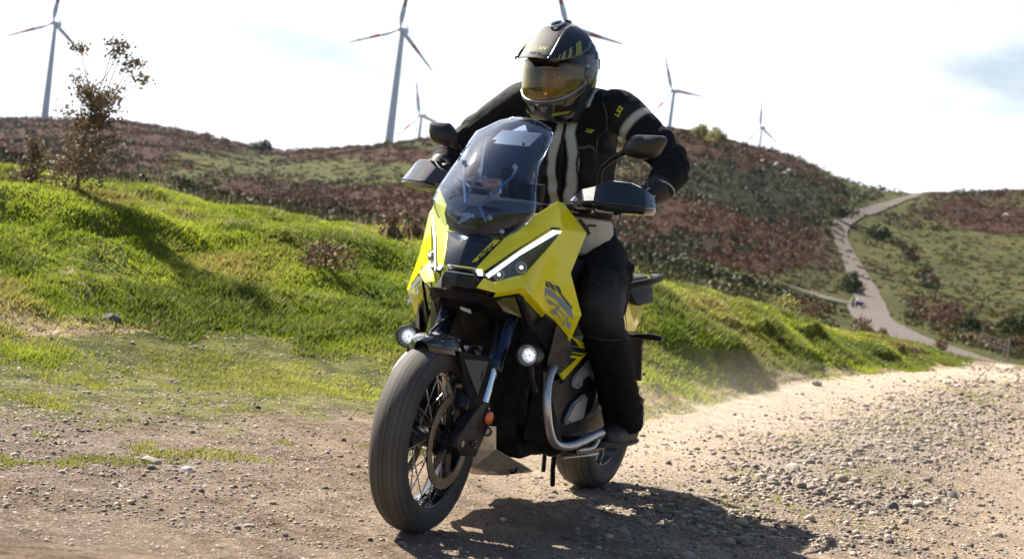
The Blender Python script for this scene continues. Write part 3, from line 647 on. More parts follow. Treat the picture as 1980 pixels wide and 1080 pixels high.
# ------------------------------------------------------------ wind turbines
TW = mat('turbine_white', (.70, .76, .86), .5, noise=.06, nscale=.1); TR_ = mat('turbine_red', (.50, .05, .05), .5); TG = mat('turbine_grey', (.45, .47, .5), .55)
def turbine(x, y, hub_z, bl, angs, yaw, rb, rt, label):
    zb = H1(x, y) - 1; root = empty('wind_turbine', (x, y, zb)); tag(root, label, 'wind turbine', 'wind turbines on the far ridges'); hz = hub_z - zb
    tube('tower', [(0, 0, hz * k / 8) for k in range(9)], [rb + (rt - rb) * k / 8 for k in range(9)], TW, root, 20)
    M = Matrix.Rotation(yaw, 4, 'Z')     # rotor axis: -Y turned by yaw
    def loc(v): return M @ Vector(v)
    s = bl / 45
    bm = bmesh.new(); ring0 = None
    for yy_, w_, h_ in [(-2.4, 1.1, 1.2), (-1.6, 1.7, 1.8), (4, 1.8, 2.0), (8.2, 1.5, 1.7), (8.8, 1.1, 1.3)]:
        ring = [bm.verts.new(loc((sx * w_ * s, yy_ * s, hz + (sz * h_ + .6) * s))) for sx, sz in ((-1, -.75), (-.75, -1), (.75, -1), (1, -.75), (1, .75), (.75, 1), (-.75, 1), (-1, .75))]
        if ring0:
            for j in range(8): bm.faces.new((ring0[j], ring0[(j + 1) % 8], ring[(j + 1) % 8], ring[j]))
        else: bm.faces.new(ring[::-1])
        ring0 = ring
    bm.faces.new(ring0); bmesh.ops.recalc_face_normals(bm, faces=bm.faces)
    me = bpy.data.meshes.new('nacelle'); bm.to_mesh(me); bm.free(); nac = link('nacelle', me, TW, root, 40)
    tube('wind_vane', [loc((0, 8.0 * s, hz + 2.2 * s)), loc((0, 8.4 * s, hz + 5.0 * s))], [.55 * s, .9 * s], TG, nac, 6)
    hc = loc((0, -4.4 * s, hz + .8 * s)); ax = loc((0, -1, 0)); sd_ = loc((1, 0, 0))
    tube('hub', [hc - ax * 2.1 * s, hc - ax * 1.2 * s, hc + ax * .8 * s, hc + ax * 1.9 * s, hc + ax * 2.4 * s], [1.5 * s, 1.9 * s, 1.7 * s, 1.0 * s, .1 * s], TW, root, 16)
    for a in angs:
        d = sd_ * math.sin(rad(a)) + Vector((0, 0, math.cos(rad(a)))); c = ax.cross(d)
        bm = bmesh.new(); prev = None; mats_ = []
        stn = [(.03, .9, .9), (.08, 1.0, .9), (.16, 1.9, .55), (.24, 2.15, .42), (.38, 1.8, .32), (.385, 1.8, .32), (.58, 1.25, .22), (.585, 1.25, .22), (.74, .9, .15), (.745, .9, .15), (.9, .5, .1), (1.0, .12, .05)]
        for q, (f, w_, th) in enumerate(stn):
            tw = rad(22 * (1 - f) + 4); cc = c * math.cos(tw) + ax * math.sin(tw); tt_ = cc.cross(d); p = hc + d * f * bl + cc * w_ * s * .25 + ax * .03 * bl * f * f
            ring = [bm.verts.new(p + cc * math.cos(t) * w_ * s * .95 + tt_ * math.sin(t) * th * s) for t in [k * math.pi / 4 for k in range(8)]]
            if prev:
                for j in range(8):
                    fc = bm.faces.new((prev[j], prev[(j + 1) % 8], ring[(j + 1) % 8], ring[j])); fc.material_index = 1 if (.385 <= stn[q - 1][0] < .58 or stn[q - 1][0] >= .745) else 0
            prev = ring
        bm.faces.new(prev); bmesh.ops.recalc_face_normals(bm, faces=bm.faces)
        me = bpy.data.meshes.new('blade'); bm.to_mesh(me); bm.free(); link('blade', me, [TW, TR_], root, 50)
turbine(-.2796 * 1600, 1600, 1 + .0800 * 1600, 49, (8, 128, 249), rad(-12), 3.6, 1.7, 'wind turbine on the far left ridge, behind the tall dead weed')
turbine(-.0806 * 1450, 1450, 1 + .1012 * 1450, 49, (7, 133, 252), rad(-22), 4.0, 2.2, 'large wind turbine between the left ridge and the motorcycle, its blades fully in view')
turbine(-.0636 * 2700, 2700, 1 + .0539 * 2700, 58, (346, 106, 226), rad(-30), 3.0, 1.9, 'small distant wind turbine rising beside the left mirror in the photo')
turbine(.0155 * 1300, 1300, 1 + .1135 * 1300, 49, (338, 101, 219), rad(-25), 3.6, 2.2, 'wind turbine almost hidden behind the rider helmet')
turbine(.0790 * 2100, 2100, 1 + .0862 * 2100, 47, (340, 97, 216), rad(-35), 2.9, 1.9, 'wind turbine behind the crest of the right hill, nearer of the two there')
turbine(.1320 * 3000, 3000, 1 + .0719 * 3000, 50, (356, 124, 219), rad(-38), 2.4, 1.5, 'smallest and most distant wind turbine at the right, over the hill shoulder')

# ------------------------------------------------------------ fences in the valley
PST = mat('fence_wood', (.13, .11, .085), .9, noise=.3, nscale=3); WRE = mat('fence_wire', (.14, .13, .12), .6, metal=.6)
def fence(P, hgt, r, label):
    z0 = H1(*P[0]); root = empty('post_fence', (P[0][0], P[0][1], z0)); tag(root, label, 'fence'); o = Vector((P[0][0], P[0][1], z0)); tops = []
    for i, (x, y) in enumerate(P):
        z = H1(x, y); lx = .06 * math.sin(i * 2.3)
        tube('post', [Vector((x, y, z - .2)) - o, Vector((x + lx, y, z + hgt * (.92 + .1 * math.sin(i * 5.1)))) - o], r, PST, root, 6); tops.append(Vector((x, y, z)) - o)
    for k in (.4, .65, .9): tube('wire', [p + Vector((0, 0, hgt * k)) for p in tops], .012, WRE, root, 4)
FA = catmull([(21.5, 74), (26.0, 90), (33, 118), (41, 150)], 5)
fence([tuple(p) for p in FA[::1]], 1.0, .035, 'line of wooden posts and wire running down the right side of the lower track')
FB = catmull([(6, 285), (24, 287), (40, 290), (52, 296)], 8)
fence([tuple(p) for p in FB], 1.3, .07, 'thin wire fence crossing the slope above the side track')
# ------------------------------------------------------------ the motorcycle (x forward, y to its left, z up; origin on the ground under the front axle)
YEL = mat('yellow_paint', (.88, .77, .008), .28, coat=.8, noise=.08, nscale=3, bump=.03, bscale=900)
BLK = mat('black_plastic', (.010, .011, .013), .40, rvar=.1, nscale=20, dust=.05, spec=.4)
GBK = mat('gloss_black', (.010, .011, .014), .10, coat=1.0)
MBK = mat('matt_black', (.008, .008, .009), .62, dust=.05, nscale=12, bump=.15, bscale=400, spec=.2)
DRK = mat('dark_metal', (.03, .031, .035), .35, metal=.7, rvar=.12, nscale=30)
NAV = mat('fork_metal', (.035, .05, .09), .22, metal=.8)
CHR = mat('chrome', (.85, .87, .9), .07, metal=1)
STL = mat('steel', (.42, .42, .42), .3, metal=1, rvar=.1, nscale=40)
ALU = mat('bar_aluminium', (.62, .63, .65), .36, metal=.85, dust=.25, nscale=25, rvar=.08, bump=.05, bscale=700)
SIL = mat('silver_plastic', (.50, .52, .55), .36, metal=.6, dust=.2, nscale=15)
SKD = mat('skid_metal', (.78, .68, .56), .36, metal=.65, dust=.55, nscale=18, bump=.1, bscale=200)
def tyre_mat():
    m, t, p = newmat('tyre_tread'); c = N(t, 'ShaderNodeTexCoord'); sp = N(t, 'ShaderNodeSeparateXYZ'); t.links.new(c.outputs['Object'], sp.inputs[0])
    L_ = N(t, 'ShaderNodeVectorMath', operation='LENGTH'); t.links.new(c.outputs['Object'], L_.inputs[0]); cb = N(t, 'ShaderNodeCombineXYZ'); t.links.new(sp.outputs['Y'], cb.inputs[0]); t.links.new(L_.outputs['Value'], cb.inputs[1])
    n = N(t, 'ShaderNodeTexNoise'); n.inputs['Scale'].default_value = 90; n.inputs['Detail'].default_value = 5; t.links.new(cb.outputs[0], n.inputs['Vector'])
    n2 = N(t, 'ShaderNodeTexNoise'); n2.inputs['Scale'].default_value = 7; n2.inputs['Detail'].default_value = 7; t.links.new(c.outputs['Object'], n2.inputs['Vector'])
    ad_ = N(t, 'ShaderNodeMath', operation='MULTIPLY_ADD'); ad_.inputs[1].default_value = .35; t.links.new(n2.outputs['Fac'], ad_.inputs[0]); t.links.new(n.outputs['Fac'], ad_.inputs[2])
    r = N(t, 'ShaderNodeMapRange'); r.inputs['From Min'].default_value = .45; r.inputs['From Max'].default_value = .95; t.links.new(ad_.outputs[0], r.inputs['Value'])
    x = N(t, 'ShaderNodeMix', data_type='RGBA'); x.inputs['A'].default_value = (.035, .033, .031, 1); x.inputs['B'].default_value = (.13, .12, .108, 1); t.links.new(r.outputs[0], x.inputs['Factor'])
    t.links.new(x.outputs['Result'], p.inputs['Base Color']); p.inputs['Roughness'].default_value = .75; p.inputs['Specular IOR Level'].default_value = .35
    b = N(t, 'ShaderNodeBump'); b.inputs['Strength'].default_value = .4; b.inputs['Distance'].default_value = .002; t.links.new(n.outputs['Fac'], b.inputs['Height']); t.links.new(b.outputs[0], p.inputs['Normal']); return m
TYR = tyre_mat()
ORG = mat('orange_reflector', (.75, .13, .01), .18, coat=1)
GRP = mat('grey_decal', (.20, .24, .30), .35, coat=.4); DKD = mat('dark_decal', (.014, .028, .045), .3, coat=.5); LGD = mat('decal_black', (.01, .01, .012), .35)
YDC = mat('yellow_decal', (.72, .62, .02), .35, coat=.3)
GLS = glassy('clear_screen', (.72, .80, .93), f0=.03, haze=.003)
LENS = glassy('lens_glass', (.85, .88, .93), f0=.025)
DRL = emis('daylight_strip', (1, .98, .95), 1.1); LMP = emis('lamp_glow', (1, .98, .93), 1.6)
def bowl_mat():
    m, t, p = newmat('lamp_reflector'); p.inputs['Base Color'].default_value = (.06, .065, .075, 1); p.inputs['Metallic'].default_value = .3; p.inputs['Roughness'].default_value = .3
    c = N(t, 'ShaderNodeTexCoord'); L_ = N(t, 'ShaderNodeVectorMath', operation='LENGTH'); t.links.new(c.outputs['Object'], L_.inputs[0])
    r = N(t, 'ShaderNodeMapRange'); r.inputs['From Min'].default_value = .013; r.inputs['From Max'].default_value = .027; r.inputs['To Min'].default_value = 1.5; r.inputs['To Max'].default_value = .04; t.links.new(L_.outputs['Value'], r.inputs['Value'])
    n = N(t, 'ShaderNodeTexNoise'); n.inputs['Scale'].default_value = 130; t.links.new(c.outputs['Object'], n.inputs['Vector']); k = N(t, 'ShaderNodeMath', operation='MULTIPLY'); t.links.new(r.outputs[0], k.inputs[0]); t.links.new(n.outputs['Fac'], k.inputs[1])
    p.inputs['Emission Color'].default_value = (1, .98, .95, 1); t.links.new(k.outputs[0], p.inputs['Emission Strength']); return m
REFLEC = bowl_mat()
WHT = mat('pale_marking', (.55, .56, .58), .4)
WH2 = mat('lettering_white', (.85, .86, .88), .4)
OLV = mat('olive_lens', (.10, .10, .02), .1, coat=1)
bike = empty('motorcycle', (-.205, 5.39, 0), math.atan2(-.9217, -.388))
tag(bike, 'yellow and black adventure motorcycle with lit headlights being ridden over the dirt road', 'motorcycle')

def shell(name, V, F, m, parent, thick=.004, bev=.0015, smooth=None, s=1):
    V = [(x, y * s, z) for x, y, z in V]
    me = bpy.data.meshes.new(name); me.from_pydata(V, [], [tuple(f) if s > 0 else tuple(f)[::-1] for f in F]); me.update()
    bm = bmesh.new(); bm.from_mesh(me); bmesh.ops.remove_doubles(bm, verts=bm.verts, dist=1e-5); bmesh.ops.recalc_face_normals(bm, faces=bm.faces); bm.to_mesh(me); bm.free()
    o = link(name, me, m, parent, smooth)
    if thick:
        md = o.modifiers.new('solid', 'SOLIDIFY'); md.thickness = thick; md.offset = 0
    if bev:
        md = o.modifiers.new('bevel', 'BEVEL'); md.width = bev; md.segments = 2; md.limit_method = 'ANGLE'; md.angle_limit = rad(18)
    return o
def hull(name, V, m, parent, bev=.004, s=1, smooth=35):
    bm = bmesh.new()
    for x, y, z in V: bm.verts.new((x, y * s, z))
    r = bmesh.ops.convex_hull(bm, input=bm.verts); bmesh.ops.delete(bm, geom=[g for g in r['geom_interior'] if isinstance(g, bmesh.types.BMVert)], context='VERTS')
    bmesh.ops.dissolve_limit(bm, angle_limit=rad(3), verts=bm.verts, edges=bm.edges)
    if bev: bmesh.ops.bevel(bm, geom=list(bm.edges), offset=bev, segments=2, affect='EDGES', profile=.6, clamp_overlap=True)
    bmesh.ops.recalc_face_normals(bm, faces=bm.faces); me = bpy.data.meshes.new(name); bm.to_mesh(me); bm.free()
    return link(name, me, m, parent, smooth)
def box(name, c, d, m, parent, rot=(0, 0, 0), bev=.004):
    R = Euler(rot).to_matrix(); P = [Vector(c) + R @ Vector((sx * d[0] / 2, sy * d[1] / 2, sz * d[2] / 2)) for sx in (-1, 1) for sy in (-1, 1) for sz in (-1, 1)]
    return hull(name, [tuple(p) for p in P], m, parent, bev)
def prism(name, P, off, m, parent, bev=.003, smooth=30):
    """polygon P (3d points) extruded by the vector off"""
    bm = bmesh.new(); a = [bm.verts.new(p) for p in P]; f = bm.faces.new(a); r = bmesh.ops.extrude_face_region(bm, geom=[f])
    bmesh.ops.translate(bm, vec=Vector(off), verts=[v for v in r['geom'] if isinstance(v, bmesh.types.BMVert)])
    bmesh.ops.recalc_face_normals(bm, faces=bm.faces)
    if bev: bmesh.ops.bevel(bm, geom=list(bm.edges), offset=bev, segments=2, affect='EDGES', clamp_overlap=True)
    me = bpy.data.meshes.new(name); bm.to_mesh(me); bm.free(); return link(name, me, m, parent, smooth)
def lathe(name, prof, c, m, parent, axis=(0, 1, 0), seg=64, smooth=40, closed=False, cap=True):
    """prof: (radius, offset along axis)"""
    ax = Vector(axis).normalized(); u = ax.orthogonal().normalized(); v = ax.cross(u); c = Vector(c); bm = bmesh.new(); R = []
    for r, h in prof: R.append([bm.verts.new(c + ax * h + (u * math.cos(t) + v * math.sin(t)) * max(r, 1e-4)) for t in [2 * math.pi * k / seg for k in range(seg)]])
    n = len(R)
    for i in range(n if closed else n - 1):
        for k in range(seg): bm.faces.new((R[i][k], R[i][(k + 1) % seg], R[(i + 1) % n][(k + 1) % seg], R[(i + 1) % n][k]))
    if not closed and cap: bm.faces.new(R[0][::-1]); bm.faces.new(R[-1])
    bmesh.ops.recalc_face_normals(bm, faces=bm.faces); me = bpy.data.meshes.new(name); bm.to_mesh(me); bm.free()
    return link(name, me, m, parent, smooth)
def text_mesh(name, s, size, m, parent, org, xd, yd, depth=.0008, shear=.0, bold=.0, align='LEFT', proj=None):
    cu = bpy.data.curves.new(name, 'FONT'); cu.body = s; cu.size = size; cu.shear = shear; cu.offset = bold; cu.align_x = align; cu.resolution_u = 3
    ob = bpy.data.objects.new(name, cu); COL.objects.link(ob); dg = bpy.context.evaluated_depsgraph_get(); me = bpy.data.meshes.new_from_object(ob.evaluated_get(dg)); bpy.data.objects.remove(ob)
    me.name = name; xd = Vector(xd).normalized(); yd = Vector(yd); yd = (yd - xd * yd.dot(xd)).normalized(); nn = xd.cross(yd)
    for v in me.vertices:
        p = Vector(org) + xd * v.co.x + yd * v.co.y + nn * depth
        v.co = proj(p) if proj else p
    me.materials.clear(); o = link(name, me, m, parent)
    return o
def bolt(parent, c, ax, r=.006, m=None, name='bolt'):
    return lathe(name, [(r, 0), (r, .003), (r * .85, .005), (r * .5, .005), (r * .45, .003)], c, m or STL, parent, ax, 16)

# ---- wheels
def wheel(name, cx, cz, R, wd, rimr, disc, sides, spoke_n, phase):
    w_ = empty(name, (cx, 0, cz), 0, bike); h = wd / 2
    if R > .295: prof = [(rimr + .002, h * .84), (rimr + .018, h * .97), (R - .040, h * 1.0), (R - .020, h * .87), (R - .008, h * .62), (R - .002, h * .32), (R, 0)]
    else: prof = [(rimr + .002, h * .84), (rimr + .015, h * .96), (R - .045, h * 1.0), (R - .022, h * .93), (R - .009, h * .72), (R - .002, h * .38), (R, 0)]
    prof = prof + [(r, -y) for r, y in prof[-2::-1]]; ip = [(rimr - .004, -h * .75), (rimr - .004, h * .75)]
    lathe('tyre', prof + ip, (0, 0, 0), TYR, w_, seg=128, closed=True)
    rp = [(rimr + .008, h * .84), (rimr + .006, h * .76), (rimr - .006, h * .70), (rimr - .012, h * .45), (rimr - .022, h * .2), (rimr - .022, 0)]
    rp = rp + [(r, -y) for r, y in rp[-2::-1]]; ip = [(rimr + .006, -h * .68), (rimr + .006, h * .68)]
    lathe('rim', rp + ip, (0, 0, 0), GBK, w_, seg=96, closed=True)
    lathe('hub', [(.012, -.075), (.024, -.075), (.026, -.058), (.046, -.055), (.05, -.044), (.034, -.032), (.03, 0), (.034, .032), (.05, .044), (.046, .055), (.026, .058), (.024, .075), (.012, .075)], (0, 0, 0), DRK, w_, seg=40)
    sp = None
    for k in range(spoke_n):
        sd = 1 if k % 2 else -1; tn = 1 if (k // 2) % 2 else -1; a = 2 * math.pi * k / spoke_n + phase; b = a + tn * rad(24)
        P0 = Vector((math.cos(b) * .046, sd * .042, math.sin(b) * .046)); P1 = Vector((math.cos(a) * (rimr - .016), sd * h * .42, math.sin(a) * (rimr - .016)))
        tube('spoke', [P0, P0.lerp(P1, .5), P1], .0021, STL, w_, 6)
    for s in sides:
        y = s * .078
        dd = lathe('brake_disc', [(disc, y - .0022), (disc, y + .0022), (disc * .78, y + .0022), (disc * .78, y - .0022)], (0, 0, 0), DISC, w_, seg=72, closed=True)
        for k in range(6):
            a = k * math.pi / 3 + .3; P = [(math.cos(a + da) * r, y + s * .001, math.sin(a + da) * r) for r, da in ((.042, -.5), (disc * .8, -.12), (disc * .8, .12), (.042, .5))]
            prism('disc_arm', P, (0, -s * .004, 0), DRK, dd, bev=.0006)
    return w_
def disc_mat():
    m, t, p = newmat('disc_steel'); p.inputs['Base Color'].default_value = (.17, .165, .16, 1); p.inputs['Metallic'].default_value = 1; p.inputs['Roughness'].default_value = .16
    c = N(t, 'ShaderNodeTexCoord'); s = N(t, 'ShaderNodeSeparateXYZ'); t.links.new(c.outputs['Object'], s.inputs[0])
    L_ = N(t, 'ShaderNodeVectorMath', operation='LENGTH'); t.links.new(c.outputs['Object'], L_.inputs[0])
    wv = N(t, 'ShaderNodeMath', operation='SINE'); ml = N(t, 'ShaderNodeMath', operation='MULTIPLY'); ml.inputs[1].default_value = 2600; t.links.new(L_.outputs['Value'], ml.inputs[0]); t.links.new(ml.outputs[0], wv.inputs[0])
    b = N(t, 'ShaderNodeBump'); b.inputs['Strength'].default_value = .25; b.inputs['Distance'].default_value = .0004; t.links.new(wv.outputs[0], b.inputs['Height']); t.links.new(b.outputs[0], p.inputs['Normal'])
    return m
DISC = disc_mat()
wheel('wheel', 0, .30, .300, .120, .219, .150, (1, -1), 32, .05)
wheel('wheel', -1.545, .286, .286, .155, .193, .118, (1,), 28, .1)
lathe('axle', [(.030, .076), (.030, .098), (.022, .102), (.022, -.102), (.030, -.098), (.030, -.076)], (0, 0, .30), DRK, bike, seg=32, closed=True)
lathe('axle_bolt', [(.011, .12), (.011, .128), (.006, .128), (.004, .124)], (0, 0, .30), STL, bike, seg=6)

# ---- front fork
for s in (1, -1):
    y = .112 * s
    d = Vector((-.46, 0, .888)).normalized()
    fk = tube('fork_leg', [(-.30, y * .98, .71), (-.245, y * .99, .60), (-.196, y, .525)], [.028, .0275, .0275], NAV, bike, 24)
    tube('fork_collar', [(-.206, y, .545), (-.193, y, .520)], .031, GBK, fk, 24)
    tube('fork_slider', [(-.20, y, .54), (-.137, y, .385)], .019, CHR, fk, 24)
    hull('axle_clamp', [(-.165, y - .024, .42), (-.105, y - .024, .43), (-.165, y + .022, .42), (-.105, y + .022, .43), (-.19, y - .018, .36), (-.185, y + .018, .35), (-.11, y - .02, .25), (-.11, y + .016, .25), (.0, y - .018, .262), (.0, y + .012, .262), (.035, y - .018, .29), (.035, y + .012, .29), (.03, y - .018, .325), (.03, y + .012, .325), (-.06, y - .02, .40), (-.06, y + .014, .40)], BLK, bike, .006)
    tube('clamp_ring', [(-.075, y + s * .023, .295), (-.075, y + s * .027, .295)], .011, STL, bike, 20)
    tube('clamp_core', [(-.075, y + s * .022, .295), (-.075, y + s * .030, .295)], .0085, BLK, bike, 20)
    bolt(bike, (-.145, y + s * .024, .405), (0, s, 0), .006)
    cal = hull('brake_caliper', [(-.13, y - s * .052, .44), (-.04, y - s * .052, .455), (-.13, y - s * .002, .44), (-.05, y - s * .002, .45), (-.165, y - s * .05, .36), (-.165, y - s * .002, .36), (-.10, y - s * .05, .34), (-.09, y - s * .002, .345), (-.03, y - s * .05, .41), (-.035, y - s * .002, .405)], DRK, bike, .008)
    # fork guard: grey faced wedge in front of the leg
    shell('fork_guard', [(.02, .080, .585), (-.115, .128, .570), (-.150, .128, .53), (-.085, .128, .41), (-.062, .112, .40), (-.02, .095, .50)], [(0, 1, 5), (1, 2, 3), (1, 3, 4), (1, 4, 5)], SIL if False else MBK, bike, .005, .001, s=s)
    shell('fork_guard_face', [(-.005, .093, .560), (-.112, .131, .556), (-.078, .122, .445)], [(0, 1, 2)], mat('guard_grey', (.06, .068, .08), .35, metal=.3) if s > 0 else bpy.data.materials['guard_grey'], bike, .003, .0008, s=s)
    tube('brake_hose', [(-.10, y + s * .005, .45), (-.09, y + s * .01, .52), (-.16, y + s * .006, .60), (-.26, y - s * .03, .68)], .005, MBK, bike, 8, sm=6)
lathe('side_reflector', [(.021, 0), (.021, .006), (.017, .009), (.002, .009)], (-.150, .138, .375), ORG, bike, (.25, .95, 0), 24)
hull('fork_yoke', [(-.34, -.14, .70), (-.34, .14, .70), (-.24, -.13, .70), (-.24, .13, .70), (-.36, -.14, .745), (-.36, .14, .745), (-.26, -.13, .745), (-.26, .13, .745)], MBK, bike, .008)
hull('oil_cooler_cover', [(-.27, -.05, .66), (-.27, .05, .66), (-.20, -.03, .70), (-.20, .03, .70), (-.36, -.06, .60), (-.36, .06, .60), (-.36, -.06, .72), (-.36, .06, .72)], MBK, bike, .006)
shell('bracket_plate', [(-.145, -.005, .712), (-.15, .03, .706), (-.155, .032, .694), (-.15, -.004, .702)], [(0, 1, 2, 3)], WHT, bike, .002, 0)
# ---- mudguard
def fender():
    V = []; F = []; th = [rad(a) for a in (68, 74, 82, 92, 104, 118, 132, 146, 160)]
    prof = [(-.076, -.045), (-.073, -.02), (-.062, .002), (-.038, .011), (0, .015), (.038, .011), (.062, .002), (.073, -.02), (.076, -.045)]
    for i, a in enumerate(th):
        k = [.35, .75, .95, 1, 1, 1, 1, .95, .85][i]
        for y, r in prof:
            rr = .312 + (r if r > 0 else r * (.5 + .9 * min(1, i / 4))); V.append((math.cos(a) * rr + .0, y * k * (1.0 if i else .9), .30 + math.sin(a) * rr + .004))
    n = len(prof)
    for i in range(len(th) - 1):
        for j in range(n - 1): F.append((i * n + j, i * n + j + 1, (i + 1) * n + j + 1, (i + 1) * n + j))
    o = shell('mudguard', V, F, GBK, bike, .004, .0008, smooth=50)
    for s in (1, -1):
        shell('mudguard_stay', [(-.02, .078, .60), (-.16, .088, .60), (-.20, .098, .54), (-.115, .085, .48), (-.06, .080, .55)], [(0, 1, 4), (1, 2, 3, 4)], GBK, o, .004, .001, s=s)
fender()

# ---- nose, lamps, yellow panels
a_ = (-0.185, 0.097, 0.941)
b_p = (-0.26, 0.141, 1.013)
c_p = (-0.315, 0.214, 1.085)
d_p = (-0.38, 0.209, 1.082)
e_p = (-0.42, 0.288, 0.994)
f_p = (-0.36, 0.273, 0.859)
g_p = (-0.385, 0.319, 0.73)
h_p = (-0.41, 0.283, 0.641)
i_p = (-0.345, 0.242, 0.702)
j_p = (-0.315, 0.22, 0.721)
k_p = (-0.26, 0.197, 0.763)
l_p = (-0.185, 0.183, 0.801)
m_p = (-0.12, 0.125, 0.772)
n_p = (-0.08, 0.071, 0.781)
o_p = (-0.088, 0.09, 0.815)
p_p = (-0.1, 0.085, 0.826)
q_p = (-0.3, 0.213, 0.991)
r_p = (-0.33, 0.235, 0.995)
s_p = (-0.32, 0.229, 0.971)
t_p = (-0.235, 0.17, 0.847)
u_p = (-0.22, 0.165, 0.839)
v_p = (-0.13, 0.102, 0.804)
w_p = (-0.13, 0.07, 0.881)
x_p = (-0.095, 0.056, 0.842)
y1 = (-0.2, 0.146, 0.909)
lip_m = (-0.135, 0.111, 0.757)
lip_l = (-0.2, 0.167, 0.779)
lip_k = (-0.275, 0.179, 0.744)
lip_j = (-0.33, 0.205, 0.707)
mid1 = (-0.31, 0.209, 0.897)
mid2 = (-0.33, 0.241, 0.8)
def W3(x, y, z): return (float(np.interp(-x, [-.06, .03, .13, .25, .37], [.085, .125, .19, .32, .41])) * -1, y * 1.13, z)
for s in (1, -1):
    pn = shell('side_fairing', [a_, b_p, c_p, d_p, e_p, f_p, g_p, h_p, i_p, j_p, k_p, l_p, m_p, n_p, o_p, p_p, q_p, r_p, s_p, t_p, u_p, v_p, w_p, x_p, y1, mid1, mid2],
        [(22, 0, 24, 15), (23, 22, 15), (0, 1, 16, 24), (1, 2, 17, 16), (2, 3, 4, 17), (17, 4, 18), (18, 4, 5), (18, 5, 25, 19), (25, 5, 26), (5, 6, 26), (25, 26, 9, 10), (19, 25, 10), (6, 8, 9, 26), (6, 7, 8), (20, 19, 10, 11), (21, 20, 11, 12), (14, 21, 12, 13)], YEL, bike, .005, .002, s=s, smooth=24)
    shell('fairing_lip', [m_p, l_p, k_p, j_p, lip_m, lip_l, lip_k, lip_j], [(0, 1, 5, 4), (1, 2, 6, 5), (2, 3, 7, 6)], YEL, pn, .003, 0, s=s)
    # headlight
    hl = empty('headlight', (0, 0, 0), 0, bike); ins = [(x - .012, y - .014, z - .004) for x, y, z in (p_p, y1, q_p, r_p, s_p, t_p, u_p, v_p)]
    shell('lamp_housing', ins, [(0, 1, 7), (1, 6, 7), (1, 5, 6), (1, 2, 4, 5), (2, 3, 4)], DKD, hl, .004, 0, s=s)
    shell('lamp_glass', [p_p, y1, q_p, r_p, s_p, t_p, u_p, v_p], [(0, 1, 7), (1, 6, 7), (1, 5, 6), (1, 2, 4, 5), (2, 3, 4)], LENS, hl, .002, 0, s=s)
    def on(A, B, f): return tuple(A[i] + (B[i] - A[i]) * f for i in range(3))
    T0, T1, T2, T3 = p_p, y1, q_p, r_p; B0, B1, B2, B3 = on(p_p, v_p, .48), on(y1, u_p, .19), on(q_p, s_p, .62), on(r_p, s_p, .48)
    up_ = lambda P, k=.004: (P[0] + .003, P[1] + .004, P[2] + k)
    shell('daylight_strip', [on(T0, v_p, .12), on(T1, u_p, .03), on(T2, s_p, .08), on(T3, s_p, .2), B3, B2, B1, B0], [(0, 1, 6, 7), (1, 2, 5, 6), (2, 3, 4, 5)], DRL, hl, .003, 0, s=s).location = (.001, .0015 * s, .001)
    shell('lamp_rim', [p_p, y1, q_p, r_p, (r_p[0] + .002, r_p[1] - .003, r_p[2] + .006), (q_p[0], q_p[1] - .004, q_p[2] + .006), (y1[0], y1[1] - .004, y1[2] + .007), (p_p[0], p_p[1] - .004, p_p[2] + .008)], [(0, 1, 6, 7), (1, 2, 5, 6), (2, 3, 4, 5)], LGD, hl, .004, 0, s=s)
    for c, r in (((-.150, .112, .829), .016), ((-.215, .158, .859), .017)):
        c = (c[0], c[1] * s, c[2]); ax = (.86, .42 * s, .1)
        pr = lathe('projector', [(r, -.02), (r * 1.15, .0), (r * 1.1, .006), (r * .95, .006), (r * .9, .0)], c, STL, hl, ax, 28)
        lathe('projector_lens', [(r * .92, .0), (r * .8, .007), (r * .5, .011), (r * .1, .013)], c, REFLEC, hl, ax, 28)
        lathe('lit_spot', [(r * .35, .011), (r * .3, .0145), (r * .05, .0155)], c, emis('projector_glow', (1, .99, .95), 1.1) if 'projector_glow' not in bpy.data.materials else bpy.data.materials['projector_glow'], hl, ax, 16)
    shell('corner_lens', [(-.090, .057, .838), (-.098, .075, .840), (-.100, .080, .820), (-.090, .067, .820)], [(0, 1, 2, 3)], emis('corner_glow', (.95, .97, 1), .75) if s > 0 else bpy.data.materials['corner_glow'], hl, .003, 0, s=s)
# centre panel and beak
shell('nose_panel', [(-.135, 0, .935), a_, x_p, (-.085, 0, .845), (a_[0], -a_[1], a_[2]), (x_p[0], -x_p[1], x_p[2]), (-.105, 0, .888), (w_p[0] - .002, w_p[1] - .002, .886), (w_p[0] - .002, -w_p[1] + .002, .886)],
      [(0, 6, 7, 1), (6, 3, 2, 7), (0, 4, 8, 6), (6, 8, 5, 3)], GBK, bike, .004, .001, smooth=60)
hull('beak', [(-0.082, 0, .822), (-0.098, 0.05208, .820), (-0.098, -0.05208, .820), (-0.076, 0, .778), (-0.096, 0.05394, .776), (-0.096, -0.05394, .776), (-0.15, 0.08184, .760), (-0.15, -0.08184, .760), (-0.2, 0.0744, .82), (-0.2, -0.0744, .82), (-0.22, 0.0744, .765), (-0.22, -0.0744, .765), (-0.104, 0.06324, .800), (-0.104, -0.06324, .800), (-0.14, 0.07998, .778), (-0.14, -0.07998, .778)], BLK, bike, .003)
hull('beak_slot', [(-0.092, 0, .846), (-0.118, 0.05115, .846), (-0.118, -0.05115, .846), (-0.098, 0, .822), (-0.118, 0.05115, .82), (-0.118, -0.05115, .82), (-0.19, 0, .84), (-0.19, 0, .82)], GBK, bike, .001)
shell('slot_trim', [(-0.084, 0, .843), (-0.104, 0.05022, .842), (-0.104, 0.05022, .838), (-0.084, 0, .838), (-0.104, -0.05022, .842), (-0.104, -0.05022, .838)], [(0, 3, 2, 1), (0, 4, 5, 3)], CHR, bike, .002, 0)
